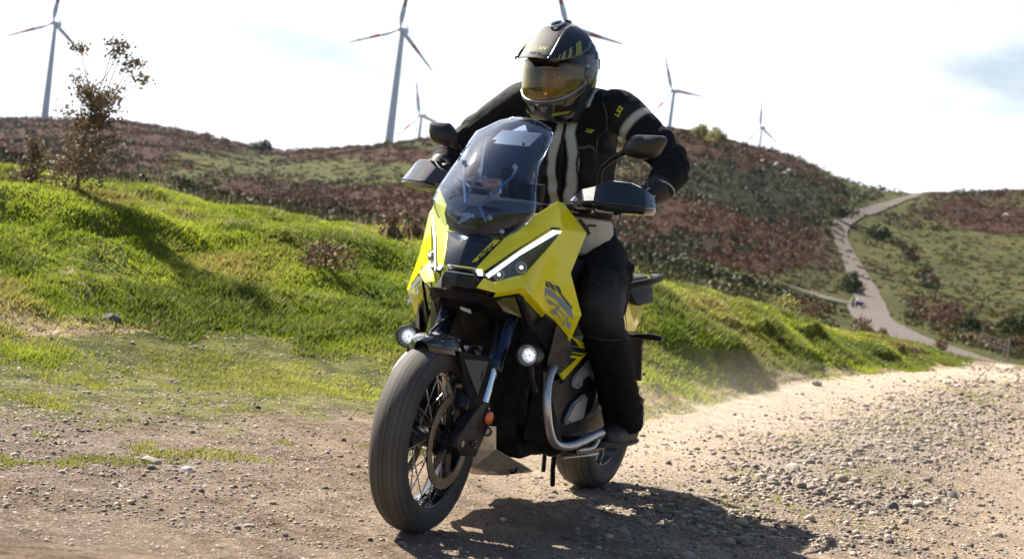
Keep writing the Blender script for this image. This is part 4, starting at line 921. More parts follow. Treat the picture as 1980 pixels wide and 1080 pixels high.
shell('slot_trim', [(-0.08, 0, .823), (-0.097, 0.05115, .821), (-0.097, 0.05115, .818), (-0.08, 0, .819), (-0.097, -0.05115, .821), (-0.097, -0.05115, .818)], [(0, 3, 2, 1), (0, 4, 5, 3)], SIL, bike, .002, 0)
# dark chin and cheek panels below the yellow
shell('chin_cowl', [W3(.06, 0, .764), W3(.015, .080, .762), W3(-.045, .103, .755), W3(-.135, .147, .775), W3(-.20, .170, .745), W3(-.255, .195, .708), W3(-.30, .216, .692), W3(-.375, .250, .632),
    W3(.03, 0, .735), W3(-.01, .060, .735), W3(-.06, .085, .722), W3(-.16, .125, .715), W3(-.23, .158, .672), W3(-.28, .185, .625), W3(-.34, .205, .58), W3(-.40, .225, .555),
    W3(.015, -.080, .762), W3(-.045, -.103, .755), W3(-.135, -.147, .775), W3(-.20, -.170, .745), W3(-.255, -.195, .708), W3(-.30, -.216, .692), W3(-.375, -.250, .632), W3(-.01, -.060, .735), W3(-.06, -.085, .722), W3(-.16, -.125, .715), W3(-.23, -.158, .672), W3(-.28, -.185, .625), W3(-.34, -.205, .58), W3(-.40, -.225, .555)],
    [(0, 1, 9, 8), (1, 2, 10, 9), (2, 3, 11, 10), (5, 6, 13, 12), (6, 7, 14, 13), (7, 15, 14), (0, 8, 23, 16), (16, 23, 24, 17), (17, 24, 25, 18), (20, 26, 27, 21), (21, 27, 28, 22), (22, 28, 29)], MBK, bike, .004, .001)
for s in (1, -1):
    pn = prism('intake_bar', [W3(-.125, .150 * s, .772), W3(-.135, .158 * s, .772), W3(-.235, .178 * s, .655), W3(-.22, .165 * s, .655)], (-.02, 0, .0), BLK, bike, .002)
    shell('olive_insert', [W3(-.05, .10, .752), W3(-.125, .142, .764), W3(-.18, .150, .70), W3(-.11, .118, .715)], [(0, 1, 2, 3)], OLV, bike, .003, .001, s=s)
    shell('intake_back', [W3(-.14, .13, .78), W3(-.34, .20, .72), W3(-.38, .20, .60), W3(-.26, .14, .63)], [(0, 1, 2, 3)], LGD, bike, .003, 0, s=s)
    shell('cheek_panel', [W3(-.375, .252, .632), W3(-.29, .222, .690), W3(-.30, .205, .56), W3(-.33, .205, .52), W3(-.40, .235, .53), W3(-.455, .262, .60)], [(0, 1, 2), (0, 2, 3, 4), (0, 4, 5)], mat('cheek_plastic', (.035, .032, .028), .5, dust=.2, nscale=14) if s > 0 else bpy.data.materials['cheek_plastic'], bike, .004, .002, s=s)
hull('inner_body', [(-.38, .15, .92), (-.38, -.15, .92), (-.17, .06, .90), (-.17, -.06, .90), (-.17, .07, .78), (-.17, -.07, .78), (-.38, .16, .66), (-.38, -.16, .66), (-.60, .17, .60), (-.60, -.17, .60), (-.62, .17, .95), (-.62, -.17, .95), (-.42, .16, .55), (-.42, -.16, .55)], MBK, bike, .01)
hull('radiator', [(-.42, .17, .60), (-.42, -.17, .60), (-.36, .15, .30), (-.36, -.15, .30), (-.62, .19, .60), (-.62, -.19, .60), (-.6, .17, .24), (-.6, -.17, .24), (-.44, .15, .22), (-.44, -.15, .22)], MBK, bike, .01)
hull('engine_block', [(-.58, .17, .62), (-.58, -.17, .62), (-1.15, .16, .66), (-1.15, -.16, .66), (-.58, .15, .22), (-.58, -.15, .22), (-1.12, .15, .24), (-1.12, -.15, .24)], DRK, bike, .015)
hull('frame_spine', [(-.6, .14, .95), (-.6, -.14, .95), (-1.2, .14, .80), (-1.2, -.14, .80), (-.6, .17, .58), (-.6, -.17, .58), (-1.2, .16, .58), (-1.2, -.16, .58)], MBK, bike, .015)
# side decals
for nm, m_, P in [('decal_stripe', DKD, [(-0.2832, 0.1782, 0.8272), (-0.296, 0.1937, 0.8357), (-0.3082, 0.2101, 0.8272), (-0.3176, 0.2249, 0.8027), (-0.3075, 0.2113, 0.8085)]),
    ('decal_stripe', DKD, [(-0.3116, 0.2147, 0.8253), (-0.3193, 0.2252, 0.8199), (-0.3245, 0.2326, 0.8122), (-0.3308, 0.2428, 0.7927), (-0.3217, 0.2303, 0.8003)]),
    ('decal_stripe', DKD, [(-0.326, 0.2341, 0.8165), (-0.3355, 0.2467, 0.812), (-0.3397, 0.2534, 0.8004), (-0.3415, 0.2568, 0.7899), (-0.3369, 0.251, 0.7891), (-0.3338, 0.2464, 0.7947)]),
    ('decal_stripe', DKD, [(-0.3415, 0.2568, 0.7899), (-0.3502, 0.2697, 0.7745), (-0.3643, 0.2903, 0.7507), (-0.3649, 0.2918, 0.743), (-0.3525, 0.274, 0.761), (-0.3369, 0.2511, 0.7885)]),
    ('decal_number', GRP, [(-0.2832, 0.1784, 0.8257), (-0.2995, 0.201, 0.8086), (-0.3197, 0.2282, 0.7969), (-0.3463, 0.2654, 0.7676), (-0.3639, 0.2907, 0.7413), (-0.3674, 0.2988, 0.7094), (-0.3612, 0.2897, 0.7192), (-0.3385, 0.2567, 0.7554), (-0.3282, 0.2421, 0.7691), (-0.3109, 0.2184, 0.783), (-0.3081, 0.2157, 0.7741)]),
    ('decal_number', GRP, [(-0.3087, 0.2168, 0.7718), (-0.3295, 0.2453, 0.7538), (-0.3181, 0.2313, 0.7494)]),
    ('decal_number', GRP, [(-0.3218, 0.2378, 0.7324), (-0.3347, 0.2536, 0.7393), (-0.3329, 0.2523, 0.7297), (-0.331, 0.251, 0.7202), (-0.3231, 0.2411, 0.7172)]),
    ('decal_number', GRP, [(-0.3347, 0.2536, 0.7393), (-0.3395, 0.2579, 0.7556), (-0.3405, 0.2595, 0.7536), (-0.3364, 0.2559, 0.7381)]),
    ('decal_number', GRP, [(-0.3333, 0.253, 0.7283), (-0.3429, 0.2676, 0.7074), (-0.3409, 0.2652, 0.7058), (-0.332, 0.252, 0.7219)]),
    ('decal_number', GRP, [(-0.3357, 0.2545, 0.7426), (-0.3542, 0.2813, 0.7149), (-0.3533, 0.2806, 0.7101), (-0.3347, 0.2538, 0.7378)]),
    ('decal_number', GRP, [(-0.3284, 0.244, 0.7543), (-0.3366, 0.2554, 0.7452), (-0.3351, 0.2541, 0.74), (-0.3265, 0.2419, 0.7502)]),
    ('decal_number', GRP, [(-0.3415, 0.2673, 0.6932), (-0.3475, 0.2748, 0.6952), (-0.3533, 0.2806, 0.7101), (-0.3567, 0.2834, 0.7246), (-0.3587, 0.286, 0.7243), (-0.3543, 0.2821, 0.7087), (-0.3467, 0.2749, 0.6842)]),
    ('decal_number', GRP, [(-0.3545, 0.2829, 0.7026), (-0.3636, 0.2953, 0.6964), (-0.3599, 0.2927, 0.6763), (-0.3526, 0.2819, 0.6899)])]:
    nv = Vector((.79, .61, .06)).normalized() * .0050
    for s in (1, -1):
        o = shell(nm, [tuple(Vector(q) + nv) for q in P], [tuple(range(len(P)))], m_, bike, .0006, 0, s=s)
STK = [(-0.0949, 0.0391, 0.8547), (-0.1057, 0.0526, 0.86), (-0.179, 0.0931, 0.9353), (-0.1668, 0.0735, 0.9325)]
STK = [(x + .004, y, z + .0035) for x, y, z in STK]
shell('name_sticker', STK, [(0, 1, 2, 3)], YDC, bike, .0008, 0)
_d = (Vector(STK[1]) - Vector(STK[2])).normalized(); _c = Vector(STK[2]) * .82 + Vector(STK[1]) * .18; _u = Vector(STK[2]) - Vector(STK[3])
text_mesh('name_lettering', 'X-ADV', .024, LGD, bike, tuple(_c + Vector((.0, 0, .0008)) - _u.normalized() * .013), tuple(_d), tuple(_u), .0016, .3, .0006)
# lower yellow panel with dark stripes, both sides
for s in (1, -1):
    lp = prism('belly_panel', [(-.497, .225 * s, .636), (-.553, .225 * s, .644), (-.747, .225 * s, .608), (-.75, .225 * s, .599), (-.522, .225 * s, .497), (-.466, .225 * s, .529), (-.476, .225 * s, .595)], (0, .010 * s, 0), YEL, bike, .002)
    for P in [[(-.5128, .617), (-.6241, .607), (-.6023, .6195), (-.55, .6386)], [(-.4903, .602), (-.5247, .6147), (-.685, .5995), (-.7367, .604), (-.6911, .5828), (-.4917, .5979)], [(-.4816, .5953), (-.6389, .5818), (-.6807, .5789), (-.6587, .5752), (-.525, .5823)], [(-.5278, .5741), (-.615, .568), (-.4897, .5246), (-.535, .5536)]]:
        shell('decal_stripe', [(x, .2365, z) for x, z in P], [tuple(range(len(P)))], DKD, lp, .0008, 0, s=s)
    prism('leg_shield', [(-.40, .20 * s, .54), (-.50, .21 * s, .50), (-.53, .22 * s, .49), (-.76, .22 * s, .60), (-.95, .22 * s, .62), (-1.0, .22 * s, .30), (-.45, .22 * s, .30)], (0, -.05 * s, 0), BLK, bike, .008)
    prism('side_cover', [(-.632, .222 * s, .507), (-.618, .222 * s, .472), (-.679, .222 * s, .46), (-.711, .222 * s, .47), (-.71, .222 * s, .487), (-.791, .222 * s, .509), (-.87, .222 * s, .514), (-.85, .222 * s, .575), (-.773, .222 * s, .568)], (0, .014 * s, 0), SIL, bike, .005)
    prism('side_cover', [(-.74, .222 * s, .441), (-.646, .222 * s, .414), (-.595, .222 * s, .365), (-.595, .222 * s, .341), (-.637, .222 * s, .344), (-.756, .222 * s, .352), (-.77, .222 * s, .414), (-.775, .222 * s, .431)], (0, .018 * s, 0), SIL, bike, .007)
    tube('side_trim', [(-.763, .228 * s, .514), (-.859, .228 * s, .483), (-.893, .228 * s, .461), (-.897, .228 * s, .40), (-.865, .228 * s, .367), (-.82, .228 * s, .357)], [.007, .008, .012, .013, .010, .006], SIL, bike, 8)
    bolt(bike, (-.655, .237 * s, .478), (0, s, 0), .006, STL); bolt(bike, (-.615, .241 * s, .352), (0, s, 0), .005, STL)
    # footboard
    fb = hull('footboard', [(-.40, .16 * s, .30), (-.40, .315 * s, .30), (-1.06, .16 * s, .262), (-1.06, .28 * s, .262), (-.42, .16 * s, .275), (-.42, .30 * s, .275), (-1.05, .16 * s, .238), (-1.05, .27 * s, .238)], MBK, bike, .005)
    hull('board_ramp', [(-.36, .19 * s, .44), (-.37, .23 * s, .44), (-.42, .18 * s, .30), (-.42, .30 * s, .30), (-.36, .18 * s, .30), (-.36, .28 * s, .30), (-.40, .235 * s, .48), (-.40, .2 * s, .48)], MBK, bike, .005)
    for k in range(7): box('grip_rib', (-.50 - .075 * k, .235 * s, .2965 - .0043 * k), (.02, .11, .006), LGD, fb, bev=.001)
    hull('board_frame', [(-.55, .14 * s, .275), (-.55, .26 * s, .265), (-1.1, .14 * s, .275), (-1.1, .24 * s, .265), (-.62, .14 * s, .225), (-1.02, .14 * s, .225), (-.62, .2 * s, .225), (-1.02, .2 * s, .225)], DRK, bike, .006)
    # engine bars
    cb = tube('crash_bar', [(-0.512, 0.208 * s, .590), (-0.422, 0.238 * s, .560), (-0.327, 0.258 * s, .510), (-0.283, 0.278 * s, .440), (-0.313, 0.288 * s, .350), (-0.367, 0.293 * s, .303), (-0.445, 0.308 * s, .290), (-0.545, 0.318 * s, .300), (-0.675, 0.328 * s, .322), (-0.73, 0.32 * s, .318), (-0.747, 0.303 * s, .295), (-0.705, 0.303 * s, .268), (-0.635, 0.288 * s, .262), (-0.595, 0.268 * s, .262)], [.0135] * 9 + [.0135, .011, .008, .008, .008], ALU, bike, 20, sm=5)
    lathe('bar_mount', [(.014, -.02), (.014, .02)], (-0.605, 0.268 * s, .262), DRK, cb, (0, 1, 0), 16)
    # fog lamps
    fg = empty('fog_lamp', (-.222, .216 * s, .585), 0, bike); ax = (.97, -.10 * s if s < 0 else -.05, 0.02)
    lathe('lamp_body', [(.012, -.075), (.026, -.07), (.034, -.045), (.037, -.01), (.038, .006), (.0355, .008), (.034, .002), (.033, -.022)], (0, 0, 0), BLK, fg, ax, 32)
    lathe('lamp_reflector', [(.033, .003), (.028, -.006), (.016, -.012), (.003, -.014)], (0, 0, 0), REFLEC, fg, ax, 32, cap=False)
    lathe('lamp_lens', [(.034, .004), (.028, .009), (.015, .0125), (.001, .0135)], (0, 0, 0), LENS, fg, ax, 32)
    tube('lamp_bracket', [(-.03, 0, -.03), (-.045, .005 * s, -.075), (-.08, .01 * s, -.12)], [.012, .010, .010], BLK, fg, 8)
    tube('bar_strut', [(-.27, .205 * s, .56), (-.30, .19 * s, .45), (-.36, .17 * s, .36)], .012, MBK, bike, 10)
# bash plate
shell('skid_plate', [(-.255, .065, .335), (-.285, .112, .335), (-.295, .118, .26), (-.545, .145, .180), (-.50, .06, .148), (-.40, 0, .150), (-.275, 0, .20), (-.275, .05, .19), (-.262, .0, .25),
    (-.255, -.065, .335), (-.285, -.112, .335), (-.295, -.118, .26), (-.545, -.145, .180), (-.50, -.06, .148), (-.275, -.05, .19), (-.64, .12, .158), (-.64, -.12, .158), (-.30, .118, .262), (-.30, -.118, .262), (-.262, .055, .25), (-.262, -.055, .25)],
    [(0, 19, 2, 1), (19, 7, 2), (7, 4, 3, 2), (7, 6, 5, 4), (8, 6, 7, 19), (8, 20, 14, 6), (9, 10, 11, 20), (20, 11, 14), (14, 11, 12, 13), (14, 13, 5, 6), (4, 15, 3), (13, 12, 16), (5, 13, 16, 15, 4)], SKD, bike, .005, .003)
for s in (1, -1):
    for c, a in (((-.268, .090 * s, .315), (1, .45 * s, .1)), ((-.47, .115 * s, .178), (.5, .8 * s, -.4))):
        lathe('plate_grommet', [(.014, -.002), (.016, .004), (.011, .004), (.010, -.001)], c, BLK, bike, a, 20, closed=True); bolt(bike, c, a, .0065)
    tube('plate_rib', [(-.30, .03 * s, .195), (-.36, .05 * s, .176), (-.44, .07 * s, .158)], [.004, .006, .004], SKD, bike, 8)
# stands and underside
tube('side_stand', [(-.80, .13, .24), (-.83, .12, .15), (-.85, .12, .09)], [.010, .009, .009], DRK, bike, 10)
tube('centre_stand_peg', [(-.86, .07, .23), (-.87, .07, .13)], .008, DRK, bike, 10)
tube('stand_arm', [(-.62, .18, .235), (-.95, .19, .215), (-1.25, .17, .22)], [.014, .016, .012], DRK, bike, 10)
tube('stand_spring', [(-.70, .20, .215), (-1.05, .20, .20)], .007, STL, bike, 8)
for s in (1, -1): hull('swingarm', [(-1.05, .10 * s, .33), (-1.05, .135 * s, .33), (-1.05, .10 * s, .24), (-1.05, .135 * s, .24), (-1.62, .105 * s, .315), (-1.62, .135 * s, .315), (-1.62, .105 * s, .262), (-1.62, .135 * s, .262)], DRK, bike, .01)
lathe('axle', [(.018, -.145), (.018, .145)], (-1.545, 0, .286), STL, bike, seg=16)
tube('exhaust_pipe', [(-.75, -.12, .22), (-1.1, -.17, .26), (-1.3, -.2, .34)], [.022, .022, .025], STL, bike, 16, sm=4)
tube('muffler', [(-1.25, -.205, .33), (-1.4, -.215, .42), (-1.75, -.22, .56), (-1.78, -.22, .57)], [.035, .055, .06, .04], DRK, bike, 20)
# seat and tail
hull('seat', [(-.88, .07, .80), (-.88, -.07, .80), (-1.0, .14, .83), (-1.0, -.14, .83), (-1.3, .16, .81), (-1.3, -.16, .81), (-1.35, .15, .85), (-1.35, -.15, .85), (-1.66, .11, .86), (-1.66, -.11, .86), (-.9, .12, .72), (-.9, -.12, .72), (-1.62, .12, .76), (-1.62, -.12, .76)], mat('seat_vinyl', (.02, .02, .022), .55, bump=.3, bscale=300), bike, .02)
for s in (1, -1):
    tl = hull('tail_panel', [(-0.98, .155 * s, 0.735), (-0.98, .165 * s, 0.635), (-1.26, .175 * s, 0.755), (-1.66, .10 * s, 0.795), (-1.66, .11 * s, 0.735), (-1.41, .165 * s, 0.645), (-0.98, .10 * s, 0.655), (-1.41, .08 * s, 0.695), (-0.98, .1 * s, 0.735)], YEL, bike, .005)
    hull('tail_side', [(-1.23, .19 * s, 0.79), (-1.23, .15 * s, 0.815), (-1.69, .12 * s, 0.815), (-1.71, .09 * s, 0.84), (-1.67, .14 * s, 0.755), (-1.31, .20 * s, 0.745), (-1.31, .10 * s, 0.755), (-1.66, .08 * s, 0.755)], MBK, bike, .008)
    tube('grab_rail', [(-1.21, .17 * s, 0.815), (-1.36, .21 * s, 0.84), (-1.61, .17 * s, 0.855), (-1.67, .12 * s, 0.855)], [.011, .014, .014, .012], MBK, bike, 12, sm=4)
    tube('turn_signal', [(-1.67, .06 * s, 0.61), (-1.68, .14 * s, 0.615), (-1.68, .19 * s, 0.615)], [.008, .014, .010], BLK, bike, 12)
hull('tail_light', [(-1.69, .08, 0.815), (-1.69, -.08, 0.815), (-1.74, .05, 0.795), (-1.74, -.05, 0.795), (-1.71, .07, 0.755), (-1.71, -.07, 0.755)], mat('red_lens', (.35, .01, .01), .15, coat=1), bike, .004)
prism('plate_holder', [(-1.79, -.02, .61), (-1.79, .075, .61), (-1.8, .07, .56), (-1.86, .065, .42), (-1.86, -.02, .42)], (-.012, 0, 0), BLK, bike, .003)
for z_ in (.595, .445): bolt(bike, (-1.855 - (.65 - z_) * .33, .055, z_), (1, 0, 0), .007)
prism('hugger', [(-1.30, -.09, .50), (-1.30, .09, .50), (-1.58, .09, .60), (-1.58, -.09, .60)], (0, 0, .006), BLK, bike, .002)

# ---- screen, inner cowl, dash
rows = [(.935, -.19, .096, -.128), (.96, -.20, .125, -.122), (.985, -.205, .150, -.120), (1.012, -.21, .170, -.120), (1.04, -.215, .181, -.126), (1.075, -.225, .176, -.142), (1.11, -.24, .164, -.165), (1.15, -.265, .153, -.197), (1.19, -.295, .142, -.232), (1.24, -.345, .141, -.283), (1.285, -.39, .139, -.335), (1.318, -.43, .122, -.38), (1.338, -.45, .10, -.412), (1.350, -.462, .07, -.442)]
V = []; F = []; nc = 17
for z, xe, hw, xc in rows:
    for j in range(nc):
        f = j / (nc - 1) * 2 - 1; V.append((xc + (xe - xc) * abs(f) ** 2.2, hw * f, z - .012 * (abs(f) ** 3 if z > 1.3 else 0)))
for i in range(len(rows) - 1):
    for j in range(nc - 1): F.append((i * nc + j, i * nc + j + 1, (i + 1) * nc + j + 1, (i + 1) * nc + j))
scr = shell('windscreen', V, F, GLS, bike, .0035, 0, smooth=60)
edge = [V[i * nc] for i in range(len(rows))] + [V[(len(rows) - 1) * nc + j] for j in range(1, nc)] + [V[i * nc + nc - 1] for i in range(len(rows) - 2, -1, -1)]
tube('screen_edge', edge, .0013, glassy('edge_glass', (.9, .95, 1), f0=.35, rough=.2, haze=.3), scr, 6)
rows2 = [(.925, -.20, .09, -.165), (.965, -.215, .12, -.168), (1.0, -.24, .145, -.182), (1.035, -.27, .155, -.215), (1.06, -.32, .15, -.27), (1.075, -.42, .145, -.36)]
V2 = []; F2 = []
for z, xe, hw, xc in rows2:
    for j in range(9):
        f = j / 4 - 1; V2.append((xc + (xe - xc) * abs(f) ** 1.5, hw * f, z))
for i in range(5):
    for j in range(8): F2.append((i * 9 + j, i * 9 + j + 1, (i + 1) * 9 + j + 1, (i + 1) * 9 + j))
shell('inner_cowl', V2, F2, mat('inner_plastic', (.006, .008, .013), .85, nscale=20, spec=.08), bike, .005, .001, smooth=35)
LBR = mat('bracket_grey', (.30, .34, .40), .35, metal=.3)
for P in ([(-.235, -.095, 1.172), (-.215, -.082, 1.125), (-.165, -.040, 1.040)], [(-.165, -.040, 1.040), (-.16, .014, 1.038), (-.195, .058, 1.106), (-.22, .084, 1.142), (-.235, .090, 1.172)], [(-.16, -.040, 1.038), (-.145, -.085, 1.006)], [(-.16, .012, 1.036), (-.15, .045, .992)], [(-.25, -.055, 1.128), (-.25, .035, 1.130), (-.23, .050, 1.085)], [(-.24, -.05, 1.128), (-.23, -.068, 1.06)]):
    tube('screen_bracket', P, .0055, LBR, bike, 4, smooth=30)
for c in ((-.228, -.092, 1.172), (-.228, .088, 1.176), (-.14, -.082, 1.005), (-.135, .064, 1.004), (-.16, .10, .966)): bolt(bike, c, (1, 0, .3), .0085)
hull('dash_display', [(-.50, .075, 1.135), (-.50, -.075, 1.135), (-.505, .075, 1.05), (-.505, -.075, 1.05), (-.53, .08, 1.14), (-.53, -.08, 1.14), (-.53, .08, 1.045), (-.53, -.08, 1.045)], BLK, bike, .004)
dv = hull('dash_hood', [(-.71, -.185, 1.310), (-.71, -.035, 1.312), (-.62, -.040, 1.258), (-.62, -.190, 1.257), (-.60, -.180, 1.145), (-.60, -.030, 1.145), (-.64, -.18, 1.13), (-.64, -.03, 1.13), (-.72, -.18, 1.28), (-.72, -.03, 1.28)], mat('hood_plastic', (.045, .058, .085), .5, noise=.1), bike, .004); dv.location = (.17, .075, 0)
prism('hood_rim', [(-.612, -.190, 1.277), (-.612, -.205, 1.245), (-.604, -.203, 1.173), (-.602, -.212, 1.159), (-.60, -.193, 1.138), (-.60, -.190, 1.165), (-.604, -.194, 1.237)], (-.03, 0, 0), mat('rim_grey', (.35, .36, .40), .4), dv, .001)
lathe('mount_clamp', [(.022, -.01), (.022, .012), (.016, .016)], (-.60, -.105, 1.158), LGD, dv, (1, 0, 0), 20)
tube('mount_arm', [(-.60, -.10, 1.15), (-.56, -.06, 1.10), (-.58, -.02, 1.04)], .013, MBK, dv, 10)
for c in ((-.612, -.165, 1.262), (-.612, -.058, 1.262)): bolt(dv, c, (1, 0, .6), .005, LGD)
text_mesh('maker_lettering', 'HONDA', .018, WH2, bike, (-.150, -.066, .998), (0, 1, 0), (-.45, 0, 1), .002, 0, .0009)
prism('cowl_highlight', [(-.160, -.060, .972), (-.165, -.050, .994), (-.168, -.033, 1.003), (-.168, -.016, 1.000), (-.163, -.044, .978)], (-.003, 0, 0), WHT, bike, 0)  # pale triangle standing in for a highlight on the inner cowl
# ---- handlebar, mirrors, hand guards
tube('handlebar', [(-0.67, -0.4, 1.105), (-0.65, -0.28, 1.105), (-0.59, -0.14, 1.075), (-0.58, 0, 1.06), (-0.59, 0.14, 1.075), (-0.65, 0.28, 1.105), (-0.67, 0.4, 1.105)], .011, DRK, bike, 12, sm=5)
hull('bar_clamp', [(-0.55, 0.06, 1.04), (-0.55, -0.06, 1.04), (-0.61, 0.06, 1.04), (-0.61, -0.06, 1.04), (-0.56, 0.05, 1.08), (-0.56, -0.05, 1.08), (-0.6, 0.05, 1.08), (-0.6, -0.05, 1.08)], BLK, bike, .006)
for s in (1, -1):
    gr = tube('grip', [(-0.645, 0.28 * s, 1.105), (-0.665, 0.39 * s, 1.105), (-0.67, 0.425 * s, 1.105)], [.0165, .0165, .018], MBK, bike, 16)
    tube('brake_lever', [(-0.61, 0.19 * s, 1.10), (-0.585, 0.26 * s, 1.10), (-0.595, 0.35 * s, 1.095), (-0.62, 0.42 * s, 1.095)], [.008, .006, .005, .006], STL, bike, 8, sm=4)
    box('switch_box', (-0.63, 0.235 * s, 1.10), (.05, .07, .05), BLK, bike, (0, 0, -.2 * s), .008)
    tube('lever_mount', [(-0.605, 0.16 * s, 1.085), (-0.59, 0.21 * s, 1.095)], [.014, .012], STL if s > 0 else BLK, bike, 10)
    tube('cable', [(-0.615, 0.23 * s, 1.08), (-0.505, 0.26 * s, 1.055), (-0.485, 0.16 * s, 1.05), (-0.545, 0.09 * s, 1.0)], .006, MBK, bike, 8, sm=5)
    # guard shell
    T = [(-.40, .225, 1.095), (-.37, .275, 1.135), (-.36, .325, 1.150), (-.375, .360, 1.172), (-.42, .422, 1.174), (-.465, .458, 1.160), (-.51, .478, 1.143)]
    M1 = [(-.365, .248, 1.090), (-.32, .305, 1.098), (-.315, .340, 1.102), (-.33, .368, 1.099), (-.37, .432, 1.101), (-.425, .480, 1.101), (-.49, .495, 1.105)]
    M2 = [(-.37, .247, 1.086), (-.327, .303, 1.093), (-.322, .338, 1.096), (-.337, .366, 1.093), (-.377, .429, 1.095), (-.43, .477, 1.095), (-.492, .492, 1.099)]
    M3 = [(-.363, .250, 1.083), (-.318, .306, 1.090), (-.313, .341, 1.092), (-.328, .370, 1.089), (-.368, .434, 1.091), (-.423, .483, 1.090), (-.49, .498, 1.094)]
    B_ = [(-.375, .250, 1.076), (-.335, .300, 1.080), (-.33, .338, 1.079), (-.345, .367, 1.077), (-.385, .425, 1.078), (-.435, .472, 1.079), (-.50, .487, 1.082)]
    U_ = [(-.41, .250, 1.072), (-.39, .300, 1.072), (-.39, .338, 1.070), (-.40, .362, 1.070), (-.43, .415, 1.072), (-.475, .455, 1.074), (-.52, .470, 1.078)]
    TT = [(-.44, .225, 1.10), (-.42, .275, 1.142), (-.42, .322, 1.158), (-.43, .355, 1.176), (-.465, .410, 1.176), (-.505, .445, 1.163), (-.54, .465, 1.146)]
    R_ = [[(x - .08, y - .032, z) for x, y, z in r] for r in (TT, T, M1, M2, M3, B_, U_)]; V = [q for r in R_ for q in r]; F = [(i * 7 + j, i * 7 + j + 1, (i + 1) * 7 + j + 1, (i + 1) * 7 + j) for i in range(6) for j in range(6)]
    hgd = shell('hand_guard', V, F, GBK, bike, .004, .0015, s=s, smooth=22)
    bolt(hgd, (-.438, .230 * s, 1.098), (.9, -.3 * s, .3), .008); bolt(hgd, (-.558, .454 * s, 1.112), (.7, .6 * s, .1), .008)
    tube('guard_stay', [(-.48, .21 * s, 1.09), (-.56, .20 * s, 1.095)], .010, BLK, hgd, 8)
    hull('guard_weight', [(x - .08, (y - .02) * s, z) for x, y, z in ((-.50, .455, 1.12), (-.50, .478, 1.12), (-.50, .455, 1.085), (-.50, .478, 1.085), (-.60, .44, 1.12), (-.60, .465, 1.12), (-.60, .44, 1.09), (-.60, .465, 1.09))], BLK, hgd, .006)
# mirrors
def mirror(P, depth, stalk, rr):
    c = Vector([sum(p[i] for p in P) / len(P) for i in range(3)]); bm = bmesh.new(); rings = []
    for k, (sc_, dx) in enumerate(((1, 0), (1.0, .006), (.93, .024), (.74, .038), (.40, .046))):
        rings.append([bm.verts.new((c.x + dx, c.y + (p[1] - c.y) * sc_, c.z + (p[2] - c.z) * sc_)) for p in P])
    n = len(P)
    for i in range(len(rings) - 1):
        for k in range(n): bm.faces.new((rings[i][k], rings[i][(k + 1) % n], rings[i + 1][(k + 1) % n], rings[i + 1][k]))
    bm.faces.new(rings[0]); bm.faces.new(rings[-1]); bmesh.ops.recalc_face_normals(bm, faces=bm.faces)
    bmesh.ops.bevel(bm, geom=[e for e in bm.edges if len(e.link_faces) == 2 and e.calc_face_angle() > .6], offset=.003, segments=2, affect='EDGES', clamp_overlap=True)
    me = bpy.data.meshes.new('mirror'); bm.to_mesh(me); bm.free(); o = link('mirror', me, mat('mirror_shell', (.016, .016, .017), .30, bump=.1, bscale=500) if 'mirror_shell' not in bpy.data.materials else bpy.data.materials['mirror_shell'], bike, 35)
    Q = [(c.x - .002, c.y + (p[1] - c.y) * .93, c.z + (p[2] - c.z) * .93) for p in P]
    shell('mirror_glass', Q, [tuple(range(n))], CHR, o, .001, 0)
    tube('mirror_stalk', stalk, rr, BLK, o, 12)
    return o
mirror([(-0.62, 0.303, 1.282), (-0.62, 0.315, 1.310), (-0.62, 0.33, 1.335), (-0.62, 0.352, 1.344), (-0.62, 0.444, 1.348), (-0.62, 0.457, 1.341), (-0.62, 0.457, 1.327), (-0.62, 0.44, 1.287), (-0.62, 0.421, 1.270), (-0.62, 0.372, 1.260), (-0.62, 0.326, 1.267)], .04,
       [(-0.7, 0.185, 1.09), (-0.68, 0.208, 1.135), (-0.67, 0.216, 1.16), (-0.66, 0.219, 1.208), (-0.655, 0.226, 1.222), (-0.635, 0.265, 1.254), (-0.62, 0.318, 1.285)], [.010, .013, .011, .0075, .0075, .009, .011])
mirror([(-0.62, -0.419, 1.307), (-0.62, -0.417, 1.314), (-0.62, -0.346, 1.317), (-0.62, -0.327, 1.302), (-0.62, -0.311, 1.280), (-0.62, -0.312, 1.264), (-0.62, -0.327, 1.238), (-0.62, -0.341, 1.234), (-0.62, -0.391, 1.241), (-0.62, -0.408, 1.257), (-0.62, -0.418, 1.280)], .04,
       [(-0.73, -0.317, 1.09), (-0.71, -0.314, 1.14), (-0.7, -0.305, 1.19), (-0.66, -0.308, 1.225), (-0.62, -0.325, 1.259)], [.010, .012, .008, .008, .011])
